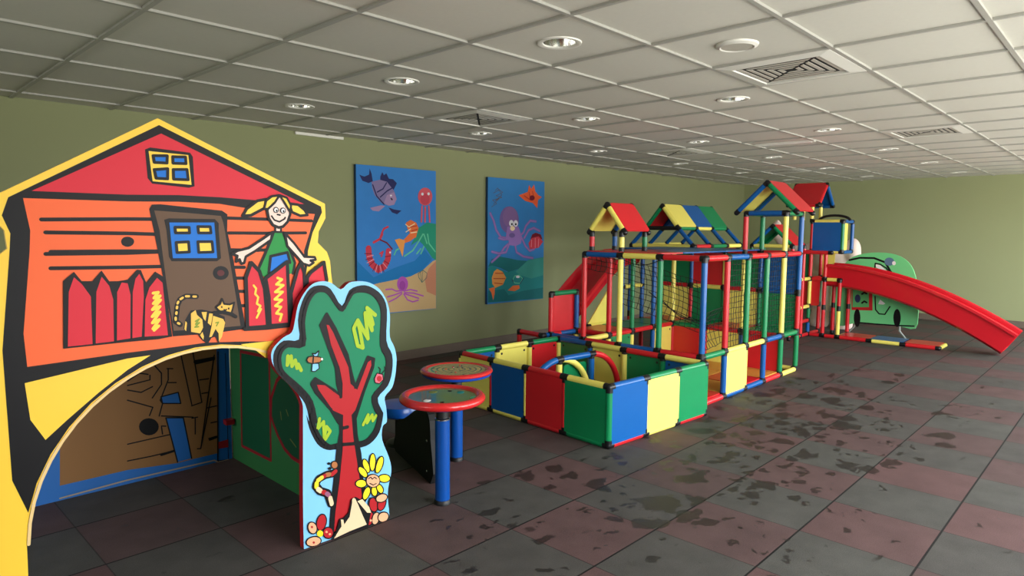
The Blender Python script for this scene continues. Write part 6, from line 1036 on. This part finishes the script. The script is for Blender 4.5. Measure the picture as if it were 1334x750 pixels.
# toy roof above the box, ridge along y
for y in (3.72, 3.30):
    for sx, c in ((-.29, 'red'), (.29, 'blue')): k.tube('rafter', T(9.8, y, 2.13), T(9.8+sx, y, 1.83), c if y < 3.5 else 'red')
k.tube('rail', T(9.8, 3.72, 2.13), T(9.8, 3.30, 2.13), 'red'); k.tube('rail', T(9.51, 3.72, 1.83), T(9.51, 3.30, 1.83), 'red'); k.tube('rail', T(10.09, 3.72, 1.83), T(10.09, 3.30, 1.83), 'blue')
k.panel('roof_panel', T(9.51, 3.30, 1.83), T(9.51, 3.72, 1.83), T(9.8, 3.30, 2.13), 'red', -.022, grow=0); k.panel('roof_panel', T(10.09, 3.30, 1.83), T(10.09, 3.72, 1.83), T(9.8, 3.30, 2.13), 'blue', .022, grow=0)
for x, y, c in ((9.62, 3.42, 'yellow'), (9.95, 3.42, 'yellow'), (9.62, 3.66, 'yellow'), (9.95, 3.66, 'yellow')): k.tube('post', T(x, y, 1.61), T(x, y, 1.85), c, y < 3.5)
m = MB(); m.tube([T(9.62, 3.02+.20*math.cos(a)+.1, 1.62+.07*math.sin(a)) for a in [math.pi*q/12 for q in range(13)]], .018, 10); m.build('hoop_arc', Q['black'], tower)
# lower gable between the two towers
for x in (8.9, 9.3):
    k.tube('rafter', T(x, 3.67, 1.54), T(x, 3.95, 1.27), 'blue' if x < 9 else 'green'); k.tube('rafter', T(x, 3.67, 1.54), T(x, 3.39, 1.27), 'green')
    k.tube('post', T(x, 3.95, .024), T(x, 3.95, 1.27), 'green'); k.tube('post', T(x, 3.39, .024), T(x, 3.39, 1.27), 'red')
k.panel('roof_panel', T(8.9, 3.95, 1.27), T(9.3, 3.95, 1.27), T(8.9, 3.67, 1.54), 'green', -.022, grow=0); k.panel('roof_panel', T(8.9, 3.39, 1.27), T(9.3, 3.39, 1.27), T(8.9, 3.67, 1.54), 'red', .022, grow=0)
k.tube('rail', T(8.9, 3.95, 1.27), T(8.9, 3.39, 1.27), 'yellow')
k.joints()
# big curved slide going right
path = []
for q in range(25):
    s_ = q/24; path.append((.2, 3.22-2.05*s_-3.44, .745-.69*s_**1.9))
chute(path, .2, .27, (1, 0, 0), th=.03).build('slide_chute', m_sl, tower)

# ------------------------------------------------------------------ green cut-out car
car = thing('car_panel', (10.05, 2.65, 0), 'bright green painted cut-out car behind the big red slide', 'play panel')
m_car = mat('car_green', (112, 212, 138), .38); ol = smooth([tuple(p) for p in ART['car'][0][1]], 3)
board('painted_board', ART['car'][1:], m_car, m_car, lambda a, b, d: (-d, a-2.65, b), .03, car, ol)
for y in (2.93, 2.36):
    m = MB(); m.tube([(.03, y-2.65, .30), (.03, y-2.65, .13), (.03, y-2.65+(.10 if y > 2.6 else -.10), .012)], .012, 8); m.build('leg', mat('leg_grey', (150, 158, 150), .4), car)
# ------------------------------------------------------------------ pale pink figure
fig = thing('padded_figure', (10.75, 3.46, 0), 'large pale pink padded figure with thick legs standing behind the slide tower', 'figure')
m_pink = mat('padding_pale_pink', (246, 222, 212), .6, noise=.08, nscale=5)
m = MB()
for y0, y1 in ((.16, .20), (-.17, -.14)):
    m.tube([(-.02, y0*1.05, .0), (-.03, y0*1.05, .05), (-.02, y0, .25), (0, y0, .55), (0, y1*.85, .85)], [.13, .145, .125, .13, .16], 20)
m.sphere((0, 0.02, 1.02), (.22, .30, .30), n=24, m=16); m.sphere((-.06, -.27, 1.18), (.12, .12, .2), n=20, m=14); m.sphere((-.04, -.27, 1.08), (.12, .13, .13), n=20, m=14)
m.sphere((0, .04, 1.22), (.2, .22, .2), n=24, m=16)
m.tube([(0, .2, 1.22), (.0, .5, 1.16), (-.02, .8, 1.30), (-.02, 1.0, 1.52), (0, .86, 1.62)], [.12, .1, .085, .075, .06], 16)
o = m.build('body', m_pink, fig)
r_ = o.modifiers.new('join', 'REMESH'); r_.mode = 'VOXEL'; r_.voxel_size = .022; r_.use_smooth_shade = True
s_ = o.modifiers.new('soften', 'SMOOTH'); s_.factor = .5; s_.iterations = 6
